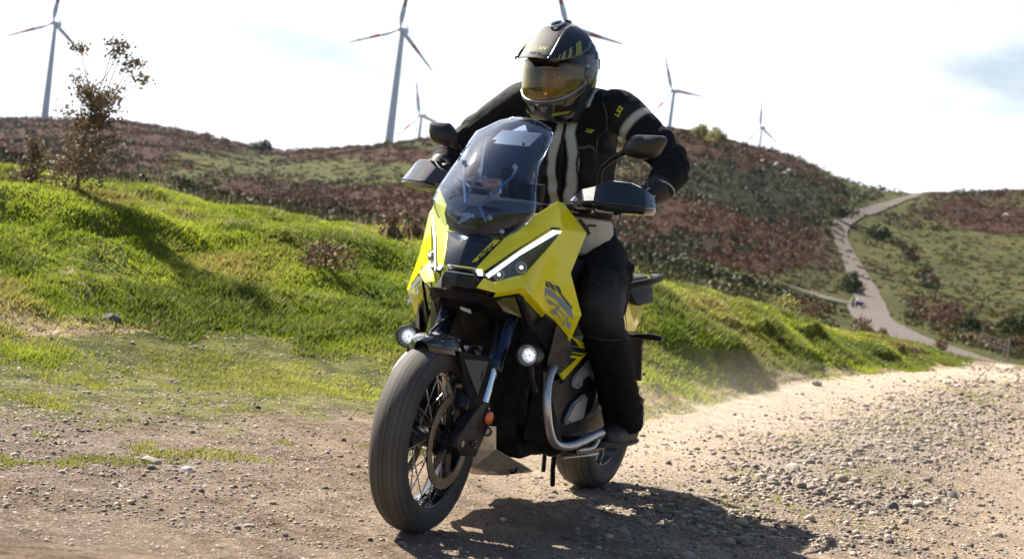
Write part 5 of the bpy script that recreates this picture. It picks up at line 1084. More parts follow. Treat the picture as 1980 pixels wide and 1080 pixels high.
# ------------------------------------------------------------ the rider (same frame as the motorcycle)
rider = empty('person', (-.205, 5.39, 0), math.atan2(-.9217, -.388))
tag(rider, 'helmeted rider in a black and white riding jacket sitting on the yellow motorcycle', 'person')
def blend(name, tubes, vox, disp=None, smooth_it=2, boxes=()):
    """union of tapered tubes [(pts, radii, (a,b))] and hulls remeshed into one continuous skin, then displaced along the normals"""
    tmp = []
    for pts, rr, pr in tubes: tmp.append(tube('tmp', pts, rr, [], None, 18, sm=4, prof=pr))
    for hv in boxes: tmp.append(hull('tmp', hv, [], None, 0))
    bm = bmesh.new()
    for o in tmp: bm.from_mesh(o.data)
    for o in tmp: me_ = o.data; bpy.data.objects.remove(o); bpy.data.meshes.remove(me_)
    me = bpy.data.meshes.new(name); bm.to_mesh(me); bm.free(); o = bpy.data.objects.new(name, me); COL.objects.link(o)
    md = o.modifiers.new('r', 'REMESH'); md.mode = 'VOXEL'; md.voxel_size = vox
    if smooth_it:
        ms = o.modifiers.new('s', 'SMOOTH'); ms.factor = .6; ms.iterations = smooth_it
    out = bpy.data.meshes.new_from_object(o.evaluated_get(bpy.context.evaluated_depsgraph_get())); bpy.data.objects.remove(o)
    n = len(out.vertices); co = np.empty(n * 3, dtype=np.float32); out.vertices.foreach_get('co', co); co = co.reshape(-1, 3)
    no = np.empty(n * 3, dtype=np.float32); out.vertices.foreach_get('normal', no); no = no.reshape(-1, 3)
    if disp is not None:
        co = co + no * disp(co)[:, None]; out.vertices.foreach_set('co', co.astype(np.float32).ravel()); out.update()
    out.name = name; return out, co
def seg_coord(co, A, B):
    A = np.array(A); B = np.array(B); d = B - A; L_ = np.linalg.norm(d); d = d / L_; q = (co - A) @ d; r = np.linalg.norm((co - A) - q[:, None] * d, axis=1); return q / L_, r
def noise3(co, s, seed): return (fbm(co[:, 0] + co[:, 2] * .7, co[:, 1] + co[:, 2] * 1.3, s, 3, seed) + fbm(co[:, 2] - co[:, 1], co[:, 0] + 3, s, 3, seed + 7)) * .5
def ridge(v): return 1 - np.abs(v) * 2.2
def cloth_mat(name, base, alt, mid=None, rough=.8):
    m, t, p = newmat(name); c = N(t, 'ShaderNodeTexCoord')
    def th(attr, w_=.15):
        a = N(t, 'ShaderNodeAttribute', attribute_name=attr); r = N(t, 'ShaderNodeMapRange'); r.inputs['From Min'].default_value = -w_; r.inputs['From Max'].default_value = w_; t.links.new(a.outputs['Fac'], r.inputs['Value']); return r.outputs[0]
    n = N(t, 'ShaderNodeTexNoise'); n.inputs['Scale'].default_value = 14; n.inputs['Detail'].default_value = 8; t.links.new(c.outputs['Object'], n.inputs['Vector'])
    b0 = N(t, 'ShaderNodeMix', data_type='RGBA'); b0.inputs['A'].default_value = (*[x * .75 for x in base], 1); b0.inputs['B'].default_value = (*[x * 1.5 for x in base], 1); t.links.new(n.outputs['Fac'], b0.inputs['Factor'])
    col = b0.outputs['Result']
    if mid:
        x = N(t, 'ShaderNodeMix', data_type='RGBA'); x.inputs['B'].default_value = (*mid, 1); t.links.new(th('m_mid', .5), x.inputs['Factor']); t.links.new(col, x.inputs['A']); col = x.outputs['Result']
    al = N(t, 'ShaderNodeMix', data_type='RGBA'); al.inputs['A'].default_value = (*[x * .8 for x in alt], 1); al.inputs['B'].default_value = (*alt, 1); t.links.new(n.outputs['Fac'], al.inputs['Factor'])
    x = N(t, 'ShaderNodeMix', data_type='RGBA'); t.links.new(th('m_alt'), x.inputs['Factor']); t.links.new(col, x.inputs['A']); t.links.new(al.outputs['Result'], x.inputs['B'])
    t.links.new(x.outputs['Result'], p.inputs['Base Color']); p.inputs['Roughness'].default_value = rough; p.inputs['Specular IOR Level'].default_value = .2
    w1 = N(t, 'ShaderNodeTexNoise'); w1.inputs['Scale'].default_value = 420; t.links.new(c.outputs['Object'], w1.inputs['Vector'])
    w2 = N(t, 'ShaderNodeTexNoise'); w2.inputs['Scale'].default_value = 32; w2.inputs['Detail'].default_value = 5; t.links.new(c.outputs['Object'], w2.inputs['Vector'])
    b = N(t, 'ShaderNodeBump'); b.inputs['Strength'].default_value = .35; b.inputs['Distance'].default_value = .001; t.links.new(w1.outputs['Fac'], b.inputs['Height'])
    b2 = N(t, 'ShaderNodeBump'); b2.inputs['Strength'].default_value = .5; b2.inputs['Distance'].default_value = .006; t.links.new(w2.outputs['Fac'], b2.inputs['Height']); t.links.new(b.outputs[0], b2.inputs['Normal'])
    t.links.new(b2.outputs[0], p.inputs['Normal']); return m
CY = .02       # the trunk sits a little to the left of the centre line
SHO = {1: (-.86, .192, 1.432), -1: (-.86, -.182, 1.43)}; ELB = {1: (-.84, .405, 1.275), -1: (-.84, -.405, 1.245)}; WRI = {1: (-.705, .415, 1.165), -1: (-.70, -.405, 1.155)}
# body underneath: one continuous figure
HC = Vector((-.775, -.015, 1.545)); HYAW = rad(-9); HPIT = rad(5)
def hl(x, y, z):
    """helmet frame to rider frame"""
    v = Euler((0, HPIT, HYAW)).to_matrix() @ Vector((x, y, z)) * .955; return HC + v
head = [[tuple(hl(x, y, z)) for x, y, z in P] for P in (
    [(-.06, 0, -.02), (0, 0, .0), (.05, 0, -.02)],)]
bt = [([tuple(hl(-.05, 0, .02)), tuple(hl(0, 0, .03)), tuple(hl(.045, 0, .02))], [.055, .085, .05], None), ([tuple(hl(-.01, 0, .03)), tuple(hl(.015, 0, -.05)), tuple(hl(.035, 0, -.125))], [.075, .066, .028], (1, 1)),
      ([tuple(hl(.062, 0, .0)), tuple(hl(.088, 0, -.04)), tuple(hl(.098, 0, -.055))], [.010, .012, .011], None),
      ([tuple(hl(.075, -.022, -.088)), tuple(hl(.083, 0, -.088)), tuple(hl(.075, .022, -.088))], [.006, .009, .006], None),
      ([tuple(hl(.072, -.045, .006)), tuple(hl(.082, 0, .012)), tuple(hl(.072, .045, .006))], [.010, .011, .010], None),
      ([tuple(hl(-.01, .075, -.02)), tuple(hl(-.01, .08, -.05))], [.014, .010], None), ([tuple(hl(-.01, -.075, -.02)), tuple(hl(-.01, -.08, -.05))], [.014, .010], None),
      ([tuple(hl(-.02, 0, -.06)), (-.84, .01, 1.40), (-.88, .02, 1.36)], [.055, .055, .07], None),
      ([(-.88, .02, 1.42), (-.90, CY, 1.30), (-.95, CY, 1.15), (-1.0, CY, 1.0), (-1.05, CY, .88)], [.07, .12, .12, .115, .12], None),
      ([(-.88, -.17, 1.42), (-.88, .02, 1.40), (-.88, .18, 1.42)], [.055, .08, .055], None)]
for s in (1, -1):
    bt += [([SHO[s], ELB[s], WRI[s], (-.695, .385 * s, 1.147)], [.052, .040, .024, .018], None), ([(-1.05, .10 * s, .88), (-.88, .19 * s, .80), (-.71, .272 * s, .73), (-.80, .298 * s, .57), (-.955, .314 * s, .35), (-.985, .316 * s, .315)], [.095, .085, .062, .058, .040, .04], None), ([(-1.0, .315 * s, .31), (-.93, .312 * s, .305), (-.87, .310 * s, .30)], [.032, .032, .024], None)]
me, co = blend('body', bt, .0075, None, 2)
SKIN = mat('skin', (.42, .20, .13), .5, noise=.15, nscale=30); body = link('body', me, SKIN, rider, 180)
for s in (1, -1):
    e = lathe('eye', [(.0115, 0), (.010, .006), (.006, .0095), (.001, .011)], tuple(hl(.068, .031 * s, -.012)), mat('eye_white', (.5, .45, .42), .2) if s > 0 else bpy.data.materials['eye_white'], body, tuple(hl(1, .1 * s, 0) - hl(0, 0, 0)), 16)
    lathe('iris', [(.0055, .0098), (.004, .0112), (.001, .0115)], tuple(hl(.068, .031 * s, -.012)), LGD, body, tuple(hl(1, .1 * s, 0) - hl(0, 0, 0)), 12)
    tube('eyebrow', [tuple(hl(.082, .018 * s, .012)), tuple(hl(.083, .034 * s, .016)), tuple(hl(.072, .050 * s, .010))], [.003, .004, .002], LGD, body, 6)

# jacket
jt = [([(-.875, CY, 1.43), (-.895, CY, 1.36), (-.915, CY, 1.26), (-.945, CY, 1.14), (-.98, CY, 1.04), (-1.01, CY, .955)], [.100, .142, .152, .144, .143, .150], None),
      ([(-.875, -.155, 1.405), (-.875, .02, 1.42), (-.875, .175, 1.41)], [.085, .10, .085], None),
      ([(-.90, -.10, 1.32), (-.90, .14, 1.32)], [.125, .125], None), ([(-.95, -.055, 1.10), (-.95, .10, 1.10)], [.12, .12], None), ([(-1.0, -.07, .985), (-1.0, .115, .985)], [.115, .115], None),
      ([(-.845, .005, 1.455), (-.855, .01, 1.42), (-.87, .02, 1.38)], [.074, .082, .10], None)]
for s in (1, -1):
    S, E_, W_ = [Vector(v) for v in (SHO[s], ELB[s], WRI[s])]
    jt.append(([tuple(S + Vector((0, -.04 * s, .0))), tuple(S), tuple(S.lerp(E_, .45) + Vector((0, 0, .012))), tuple(E_), tuple(E_.lerp(W_, .5) + Vector((.0, .012 * s, -.005))), tuple(W_)], [.078, .077, .066, .064, .056, .044], None))
def jdisp(co):
    d = .004 * noise3(co, .07, 201) + .0022 * noise3(co, .02, 203)
    for s in (1, -1):
        for A, B, k, ph in ((SHO[s], ELB[s], 20, 0.), (ELB[s], WRI[s], 26, 1.)):
            q, r = seg_coord(co, A, B); side = (co[:, 1] * s > .16); w_ = np.exp(-((q - (.95 if ph == 0 else .25)) / .38) ** 2) * side * (q > -.1) * (q < 1.15) * (r < .12)
            d = d + w_ * .0075 * ridge(noise3(co + np.stack([0 * q, 0 * q, 2 * q * .1], 1), .05, 210 + s)) * np.sin(q * k + 2.5 * noise3(co, .09, 215))
    tor = np.exp(-((co[:, 2] - 1.12) / .09) ** 2) * (np.abs(co[:, 1] - CY) < .19)
    d = d + tor * .007 * np.sin(co[:, 2] * 75 + 3.0 * noise3(co, .12, 220) + co[:, 1] * 9)
    return d
me, co = blend('jacket', jt, .0075, jdisp, 5)
x, y, z = co.T; yy_ = y - CY - .010; front = (x > -.90)
# pale panels: two bands down the chest that join under the collar, the collar, and the hem
cen = .010 + .022 * np.clip((1.36 - z) / .12, 0, 1) + .010 * np.sin((1.36 - z) * 14); band = .017 - np.abs(np.abs(yy_) - np.where(z > 1.345, .0, cen))
band = np.where(z > 1.345, .034 - np.abs(yy_), band); m_ch = np.where(front & (z > 1.07) & (z < 1.42), band, -.05)
m_col = np.where(np.abs(yy_) < .078, np.where(front, z - 1.425 - .12 * np.abs(yy_), z - 1.47), -.05); m_hem = (1.045 + .10 * np.clip(x + .93, 0, .1) * 0 - z)
m_hem = np.where(z < 1.2, m_hem, -.05); arm = np.full(len(x), -.05); armg = np.full(len(x), -.5)
for s in (1, -1):
    q, r = seg_coord(co, SHO[s], ELB[s]); ok_ = (y * s > .15) & (r < .13) & (z > 1.3) & (s > 0)
    arm = np.maximum(arm, np.where(ok_, .011 - np.abs(q - .30) * .22, -.05)); armg = np.maximum(armg, np.where(ok_, .3 - np.abs(q - .16) * 4.5, -.5))
fattr(me, 'm_alt', np.maximum.reduce([m_ch, m_col, m_hem, arm]) * 30)
pk = np.where(front & (z > 1.17) & (z < 1.28) & (np.abs(yy_) > .07) & (np.abs(yy_) < .18), .2, -.5)
fattr(me, 'm_mid', np.maximum(armg, pk) * 2)
JAC = cloth_mat('jacket_cloth', (.0080, .0084, .010), (.60, .57, .53), (.024, .025, .030)); jacket = link('jacket', me, JAC, rider, 180)
jbvh = BVHTree.FromPolygons([v.co.copy() for v in me.vertices], [tuple(p.vertices) for p in me.polygons])
def on_jacket(off):
    def f(p):
        h = jbvh.find_nearest(p); return h[0] + h[1] * off if h[0] else p
    return f
LGY = mat('logo_yellow', (.75, .68, .03), .5)
def jhit(px, py, pz, dirv):
    h = jbvh.ray_cast(Vector((px, py, pz)) - Vector(dirv) * 1.0, Vector(dirv)); return h[0] if h[0] else Vector((px, py, pz))
o_ = jhit(-.76, .10, 1.345, (-1, 0, 0)); text_mesh('chest_logo', 'LS2', .019, LGY, jacket, o_, (0, 1, -.12), (.1, 0, 1), 0, .35, .0005, proj=on_jacket(.0025))
q0 = Vector(SHO[1]).lerp(Vector(ELB[1]), .04); o_ = jhit(q0.x + .05, q0.y, q0.z - .03, (-.75, -.45, -.35)); text_mesh('sleeve_logo', 'LS2', .025, LGY, jacket, o_, (-.15, .32, 1), (-.35, -1, .4), 0, .25, .0006, proj=on_jacket(.0025))
q0 = Vector(ELB[-1]); o_ = jhit(q0.x + .05, q0.y + .05, q0.z - .02, (-1, .1, -.1)); text_mesh('sleeve_logo', 'LS2', .026, LGY, jacket, o_, (-.1, .1, 1), (0, -1, .1), 0, .25, .001, proj=on_jacket(.0025))
def drape_line(name, P, wd, m, off=.002, n=24, parent=None, bvh=None):
    parent = parent or jacket; jbvh_ = bvh or jbvh
    A = catmull(P, n // max(1, len(P) - 1)); V = []
    for i, a in enumerate(A):
        t = A[min(i + 1, len(A) - 1)] - A[max(i - 1, 0)]; t = Vector(t).normalized(); h = jbvh_.find_nearest(Vector(a)); c = h[1].cross(t).normalized()
        for k in (-1, 1): g = jbvh_.find_nearest(h[0] + c * k * wd / 2); V.append(g[0] + g[1] * off)
    F = [(2 * i, 2 * i + 1, 2 * i + 3, 2 * i + 2) for i in range(len(A) - 1)]; me = bpy.data.meshes.new(name); me.from_pydata([tuple(v) for v in V], [], F); o = link(name, me, m, parent)
    md = o.modifiers.new('s', 'SOLIDIFY'); md.thickness = .0015; return o
ZIP = mat('zip_black', (.02, .02, .022), .35, metal=.4); SEAM = mat('seam_grey', (.07, .07, .075), .7)
drape_line('zip', [(-.74, CY + .01, z_) for z_ in (1.40, 1.30, 1.20, 1.10, 1.02)], .010, ZIP, .003)
for s in (1, -1):
    drape_line('pocket_flap', [(-.75, CY + .01 + s * .06, 1.285), (-.75, CY + .01 + s * .115, 1.29), (-.78, CY + .01 + s * .165, 1.275)], .010, SEAM, .0025)
    drape_line('pocket_zip', [(-.75, CY + .01 + s * .075, 1.27), (-.75, CY + .01 + s * .07, 1.22), (-.78, CY + .01 + s * .075, 1.17)], .006, ZIP, .0025)
    drape_line('shoulder_seam', [(-.86, CY + s * .10, 1.49), (-.80, CY + s * .14, 1.44), (-.78, CY + s * .155, 1.37), (-.80, CY + s * .165, 1.28)], .004, SEAM, .0022)
    drape_line('cuff_edge', [tuple(Vector(WRI[s]).lerp(Vector(ELB[s]), .12) + Vector((math.cos(a) * .05, math.sin(a) * .05, .03 * math.cos(a)))) for a in np.linspace(0, 5.6, 8)], .006, mat('cuff_grey', (.35, .35, .37), .6) if s > 0 else bpy.data.materials['cuff_grey'], .003)
drape_line('hem_mark', [(-.84, .10, 1.035), (-.86, .13, 1.00), (-.87, .145, .985)], .014, LGD, .0025); drape_line('hem_mark', [(-.87, .085, .985), (-.86, .13, 1.015), (-.88, .165, 1.02)], .009, LGD, .0025)
lathe('collar_snap', [(.006, 0), (.006, .003), (.002, .004)], tuple(jhit(-.76, .085, 1.44, (-1, -.2, 0))), LGD, jacket, (1, .4, 0), 12)

# trousers
tt_ = [([(-1.02, CY, 1.0), (-1.05, CY, .94), (-1.08, CY, .87)], [.145, .155, .15], None), ([(-1.06, -.10, .90), (-1.06, .13, .90)], [.115, .115], None)]
for s in (1, -1):
    tt_.append(([(-1.05, .11 * s, .905), (-.96, .165 * s, .86), (-.82, .225 * s, .795), (-.70, .270 * s, .735), (-.69, .284 * s, .69), (-.755, .298 * s, .60), (-.85, .310 * s, .48), (-.945, .316 * s, .365), (-.965, .316 * s, .325)], [.108, .098, .087, .080, .078, .075, .073, .073, .071], None))
    tt_.append(([(-.97, .19 * s, .90), (-.99, .185 * s, .80), (-.93, .22 * s, .72)], [.085, .085, .06], None))
def tdisp(co):
    x, y, z = co.T; d = .004 * noise3(co, .07, 231) + .002 * noise3(co, .022, 233)
    k = np.exp(-((z - .66) / .07) ** 2) + np.exp(-((z - .42) / .06) ** 2) + .6 * np.exp(-((z - .84) / .08) ** 2)
    d = d + k * .0065 * (.4 + 1.2 * np.abs(noise3(co, .08, 237))) * np.sin(z * 80 + 9 * noise3(co, .12, 235) + x * 22)
    return d
me, co = blend('trousers', tt_, .0085, tdisp, 3); x, y, z = co.T
kp = np.maximum(.6 - np.abs(z - .765) / .11, -1) + np.where(x > -.82, 0, -2); fattr(me, 'm_mid', kp + .5 * noise3(co, .05, 241)); fattr(me, 'm_alt', np.full(len(x), -1.))
TRO = cloth_mat('trouser_cloth', (.0058, .0058, .0066), (.3, .3, .3), (.06, .058, .056), .85); trousers = link('trousers', me, TRO, rider, 180)
tbvh = BVHTree.FromPolygons([v.co.copy() for v in me.vertices], [tuple(p.vertices) for p in me.polygons]); STI = mat('trouser_seam', (.045, .045, .048), .7)
for s in (1, -1):
    drape_line('side_seam', [(-1.02, .30 * s, .88), (-.92, .33 * s, .80), (-.80, .40 * s, .72), (-.85, .42 * s, .60), (-.94, .42 * s, .45), (-1.0, .42 * s, .34)], .004, STI, .0022, 40, trousers, tbvh)
    drape_line('knee_seam', [(-.72, .20 * s, .85), (-.66, .27 * s, .845), (-.72, .36 * s, .83)], .004, STI, .0022, 20, trousers, tbvh)
    drape_line('knee_seam', [(-.66, .20 * s, .66), (-.62, .29 * s, .645), (-.68, .37 * s, .65)], .004, STI, .0022, 20, trousers, tbvh)
# boots
BT = mat('boot_leather', (.022, .021, .021), .5, noise=.3, nscale=30, bump=.3, bscale=200, dust=.12); SOL = mat('boot_sole', (.07, .062, .055), .8, dust=.4, nscale=30)
for s in (1, -1):
    me, co = blend('boot', [([(-0.97, .317 * s, 0.434), (-0.98, .317 * s, 0.364), (-1, .315 * s, 0.324)], [.058, .060, .058], None), ([(-1.05, .315 * s, 0.299), (-0.985, .313 * s, 0.312), (-0.915, .311 * s, 0.302), (-.845, .308 * s, .296), (-.805, .306 * s, .290)], [.036, .052, .048, .042, .024], (1, 1))], .006, lambda c: .0025 * np.sin(c[:, 2] * 150) * np.exp(-((c[:, 2] - .40) / .04) ** 2) + .001 * noise3(c, .03, 250), 3)
    bo = link('boot', me, BT, rider, 180)
    prism('sole', [(-1.09, (.315 - .030) * s, 0.264), (-1.04, (.315 - .036) * s, 0.264), (-0.915, (.311 - .042) * s, 0.264), (-0.825, (.308 - .036) * s, 0.264), (-0.777, (.306 - .012) * s, 0.266), (-0.777, (.306 + .012) * s, 0.266), (-0.825, (.308 + .040) * s, 0.264), (-0.915, (.311 + .046) * s, 0.264), (-1.04, (.315 + .036) * s, 0.264), (-1.09, (.315 + .026) * s, 0.264)], (0, 0, .016), SOL, bo, .004)
    box('boot_buckle', (-0.927, .352 * s, 0.349), (.035, .012, .018), mat('buckle_grey', (.12, .12, .13), .3, metal=.5) if s > 0 else bpy.data.materials['buckle_grey'], bo, (0, -.3, 0), .003)
    box('red_tag', (-0.97, .378 * s, 0.389), (.022, .006, .014), mat('red_tag', (.55, .06, .04), .5) if s > 0 else bpy.data.materials['red_tag'], bo, (0, 0, 0), .002)
# gloved hands: a palm, four bent fingers of different length and a thumb, closed round the grip
GLV = mat('glove_leather', (.013, .013, .014), .55, noise=.3, nscale=40, bump=.35, bscale=180); GLW = mat('glove_white', (.62, .62, .60), .5)
for s in (1, -1):
    gx, gz = -.668, 1.105; wx, wy, wz = WRI[s]
    tl = [([(wx, wy, wz), (-.700, .392 * s, 1.150), (-.682, .360 * s, 1.146)], [.036, .040, .032], None),
          ([(-.698, .405 * s, 1.143), (-.690, .368 * s, 1.143), (-.690, .318 * s, 1.140)], [.024, .027, .023], None)]
    for i, (fy, k) in enumerate(((.405, .86), (.381, .96), (.356, 1.0), (.331, .93))):
        a = [rad(v) for v in (105, 70, 20, -40, -95, -130)][: 6 if i else 5]; R_ = .0265
        tl.append(([(gx + math.cos(t) * R_ * k - .004 * (t > 1.5), (fy) * s, gz + math.sin(t) * R_) for t in a], [.0108, .0112, .0102, .0098, .0090, .0078][:len(a)], None))
    tl.append(([(-.700, .325 * s, 1.132), (-.705, .300 * s, 1.108), (-.690, .288 * s, 1.082), (-.668, .290 * s, 1.074)], [.015, .0125, .0115, .009], None))
    me, co = blend('glove', tl, .0034, None, 1); gv = link('glove', me, GLV, rider, 180)
    gb = BVHTree.FromPolygons([v.co.copy() for v in me.vertices], [tuple(p.vertices) for p in me.polygons])
    for fy in (.400, .377, .353, .330):
        h = gb.find_nearest(Vector((gx + .01, fy * s, gz + .05))); hull('knuckle_guard', [tuple(h[0] + Vector((a, b * 1, c)) ) for a in (-.010, .010) for b in (-.006, .006) for c in (-.002, .0045)], LGD, gv, .002)
    for P in ([(-.700, .425, 1.19), (-.675, .435, 1.165), (-.660, .425, 1.140)], [(-.690, .395, 1.175), (-.672, .398, 1.165)]):
        V = []
        for (a, b, c) in P:
            for k in (-.006, .006):
                h = gb.find_nearest(Vector((a, (b + k) * s, c + k * .5))); V.append(tuple(h[0] + h[1] * .0015))
        shell('glove_stripe', V, [(2 * i, 2 * i + 1, 2 * i + 3, 2 * i + 2) for i in range(len(P) - 1)], GLW, gv, .001, 0)
    tube('glove_cuff', [tuple(Vector(WRI[s]).lerp(Vector(ELB[s]), .14)), tuple(Vector(WRI[s]).lerp(Vector(ELB[s]), .02)), tuple(Vector(WRI[s]).lerp(Vector((-.69, .38 * s, 1.145)), .5))], [.050, .046, .038], GLV, gv, 20)

# helmet
HB = mat('helmet_black', (.010, .012, .017), .22, coat=.5); HG = mat('helmet_grey', (.045, .05, .06), .22, coat=.7); HY = mat('helmet_olive', (.24, .27, .045), .3, coat=.5); HS = mat('helmet_silver', (.30, .31, .34), .25, metal=.7); HLN = mat('helmet_lining', (.02, .02, .022), .9)
Rg = np.array([(-.185, .098, -.070, .082), (-.165, .128, -.095, .098), (-.12, .150, -.118, .114), (-.07, .157, -.134, .125), (-.02, .152, -.143, .130), (.03, .143, -.146, .1305), (.07, .130, -.141, .126), (.105, .108, -.123, .113), (.135, .076, -.094, .088), (.155, .042, -.060, .056), (.165, .012, -.03, .024)])
Rg[:, 3] *= .96
def hring(z): return [np.interp(z, Rg[:, 0], Rg[:, k]) for k in (1, 2, 3)]
def hpt(th, z, off=0.0):
    xf, xb, w_ = hring(z); xf += off; xb -= off; w_ += off; cx = (xf + xb) / 2; ax = (xf - xb) / 2; c, s_ = math.cos(th), math.sin(th); e = 2 / 2.25
    return hl(cx + ax * math.copysign(abs(c) ** e, c), w_ * math.copysign(abs(s_) ** e, s_), z + (off if z > .12 else 0))
def zlo(th): return -.108 + .072 * min(1, abs(th) / rad(78)) ** 2.2
def zhi(th): return .030 - .006 * (th / rad(70)) ** 2
zs = sorted(set(list(np.linspace(-.185, .165, 64)))); nth = 128
bm = bmesh.new(); gr_ = [[bm.verts.new(hpt(2 * math.pi * k / nth - math.pi, z)) for k in range(nth)] for z in zs]
for i in range(len(zs) - 1):
    for k in range(nth):
        th = 2 * math.pi * (k + .5) / nth - math.pi; zc = (zs[i] + zs[i + 1]) / 2
        if abs(th) < rad(76) and zlo(th) < zc < zhi(th): continue
        f = bm.faces.new((gr_[i][k], gr_[i][(k + 1) % nth], gr_[i + 1][(k + 1) % nth], gr_[i + 1][k]))
        f.material_index = 1 if (abs(th) > rad(80) and zc < .09) or (zc < -.09 and abs(th) < rad(30)) else 0
bm.faces.new(gr_[-1]); bmesh.ops.recalc_face_normals(bm, faces=bm.faces); me = bpy.data.meshes.new('helmet'); bm.to_mesh(me); bm.free()
helmet = link('helmet', me, [HB, HG], rider, 60); md = helmet.modifiers.new('s', 'SOLIDIFY'); md.thickness = .012; md.offset = -1
bm = bmesh.new(); nt2, nz2 = 60, 16; G = []
for j in range(nz2 + 1):
    row = []
    for i in range(nt2 + 1):
        th = rad(82) * (i / nt2 * 2 - 1); a, b = zlo(th) - .012, zhi(th) + .012; row.append(bm.verts.new(hpt(th, a + (b - a) * j / nz2, .0045)))
    G.append(row)
for j in range(nz2):
    for i in range(nt2): bm.faces.new((G[j][i], G[j][i + 1], G[j + 1][i + 1], G[j + 1][i]))
me = bpy.data.meshes.new('visor'); bm.to_mesh(me); bm.free()
visor = link('visor', me, glassy('visor_tint', (.84, .74, .46), f0=.06, rough=.02, haze=.003, gcol=(.97, .93, .82)), helmet, 180); md = visor.modifiers.new('s', 'SOLIDIFY'); md.thickness = .002
ths = np.linspace(-rad(80), rad(80), 40)
tube('visor_seal', [tuple(hpt(t, zlo(t) - .006, .0035)) for t in ths], .0042, HS, helmet, 8)
tube('visor_edge', [tuple(hpt(t, zlo(t) - .013, .0035)) for t in ths], .0032, HG, helmet, 8)
tube('port_rim', [tuple(hpt(t, zhi(t) + .002, -.003)) for t in np.linspace(-rad(78), rad(78), 40)], .0075, HLN, helmet, 8)
tube('port_rim', [tuple(hpt(t, zlo(t) - .002, -.003)) for t in np.linspace(-rad(78), rad(78), 40)], .0075, HLN, helmet, 8)
for s in (1, -1): tube('port_rim', [tuple(hpt(s * rad(76), z_, -.003)) for z_ in np.linspace(zlo(rad(76)), zhi(rad(76)), 8)], .0075, HLN, helmet, 8)
tube('sun_shade_edge', [tuple(hpt(t, .004, -.010)) for t in np.linspace(-rad(60), rad(60), 24)], .003, LGD, helmet, 6)
for s in (1, -1): lathe('visor_pivot', [(.024, 0), (.022, .006), (.010, .008), (.001, .008)], tuple(hpt(s * rad(84), .0, .001)), HG, helmet, tuple(hl(.1, s, 0) - hl(0, 0, 0)), 28)
def hpatch(name, P, m, off=.0018, n=6):
    """four-cornered marking given by (bearing in degrees, height) corners"""
    V = []; A, B, C_, D = [np.array((rad(a), z)) for a, z in P]
    for i in range(n + 1):
        for j in range(n + 1):
            u, v = i / n, j / n; q = (A * (1 - u) + B * u) * (1 - v) + (D * (1 - u) + C_ * u) * v; V.append(tuple(hpt(q[0], q[1], off)))
    F = [(i * (n + 1) + j, (i + 1) * (n + 1) + j, (i + 1) * (n + 1) + j + 1, i * (n + 1) + j + 1) for i in range(n) for j in range(n)]
    me = bpy.data.meshes.new(name); me.from_pydata(V, [], F); return link(name, me, m, helmet, 180)
for s in (1, -1):
    hpatch('helmet_stripe', [(s * 52, .118), (s * 78, .112), (s * 92, .130), (s * 70, .142)], HY)
    hpatch('helmet_stripe', [(s * 24, -.165), (s * 60, -.150), (s * 66, -.138), (s * 28, -.152)], HY)
    hpatch('helmet_stripe', [(s * 60, -.110), (s * 84, -.062), (s * 88, -.050), (s * 66, -.092)], HY)
    hpatch('helmet_stripe', [(s * 96, -.05), (s * 108, .02), (s * 112, .03), (s * 102, -.05)], HY)
    hull('side_vent', [tuple(hpt(s * rad(a), z_, o_)) for a in (100, 112) for z_ in (.055, .085) for o_ in (-.002, .005)], HB, helmet, .003)
    hull('spoiler', [tuple(hpt(s * rad(a), z_, o_)) for a in (128, 165) for z_ in (.02, .06) for o_ in (-.002, .006)], HB, helmet, .004)
text_mesh('model_mark', 'x', .020, mat('mark_red', (.6, .03, .03), .4), helmet, hpt(rad(82), .070, .002), hpt(rad(90), .07, .002) - hpt(rad(80), .07, .002), hpt(rad(82), .09, .002) - hpt(rad(82), .07, .002), .001, .2, .0006)
hull('chin_vent', [tuple(hpt(rad(a), z_, o_)) for a, z_ in ((-22, -.128), (22, -.128), (-16, -.158), (16, -.158)) for o_ in (-.002, .008)], HG, helmet, .003)
for s in (1, -1): hull('vent_grille', [tuple(hpt(rad(a * s), z_, o_)) for a, z_ in ((5, -.133), (19, -.131), (6, -.150), (14, -.152)) for o_ in (.004, .011)], HS, helmet, .002)
hull('visor_tab', [tuple(hpt(rad(a), z_, o_)) for a, z_ in ((-5, -.120), (5, -.120), (-3, -.130), (3, -.130)) for o_ in (.002, .010)], HS, helmet, .002)
# peak: a narrow ridge plate and two side wings that sweep back to the temples
rws = [(-.012, .180, .030), (.03, .177, .034), (.075, .160, .042), (.118, .130, .052), (.158, .096, .060), (.192, .064, .064), (.218, .040, .062)]
wing = [(-.010, .112, .118), (.03, .126, .090), (.072, .124, .066), (.110, .113, .052), (.148, .101, .042), (.180, .089, .034), (.203, .074, .028)]
PKD = mat('peak_dark', (.022, .024, .029), .55, spec=.25)
V = []; F = []
for i, (x_, z_, hw) in enumerate(rws):
    for j in range(7): f = j / 3 - 1; V.append(tuple(hl(x_ - .008 * f * f * (i > 4), hw * f, z_ - .004 * f * f)))
for i in range(6):
    for j in range(6):
        if i == 1 and j in (2, 3): continue
        F.append((i * 7 + j, i * 7 + j + 1, (i + 1) * 7 + j + 1, (i + 1) * 7 + j))
peak = shell('peak', V, F, PKD, helmet, .0035, .001, smooth=40)
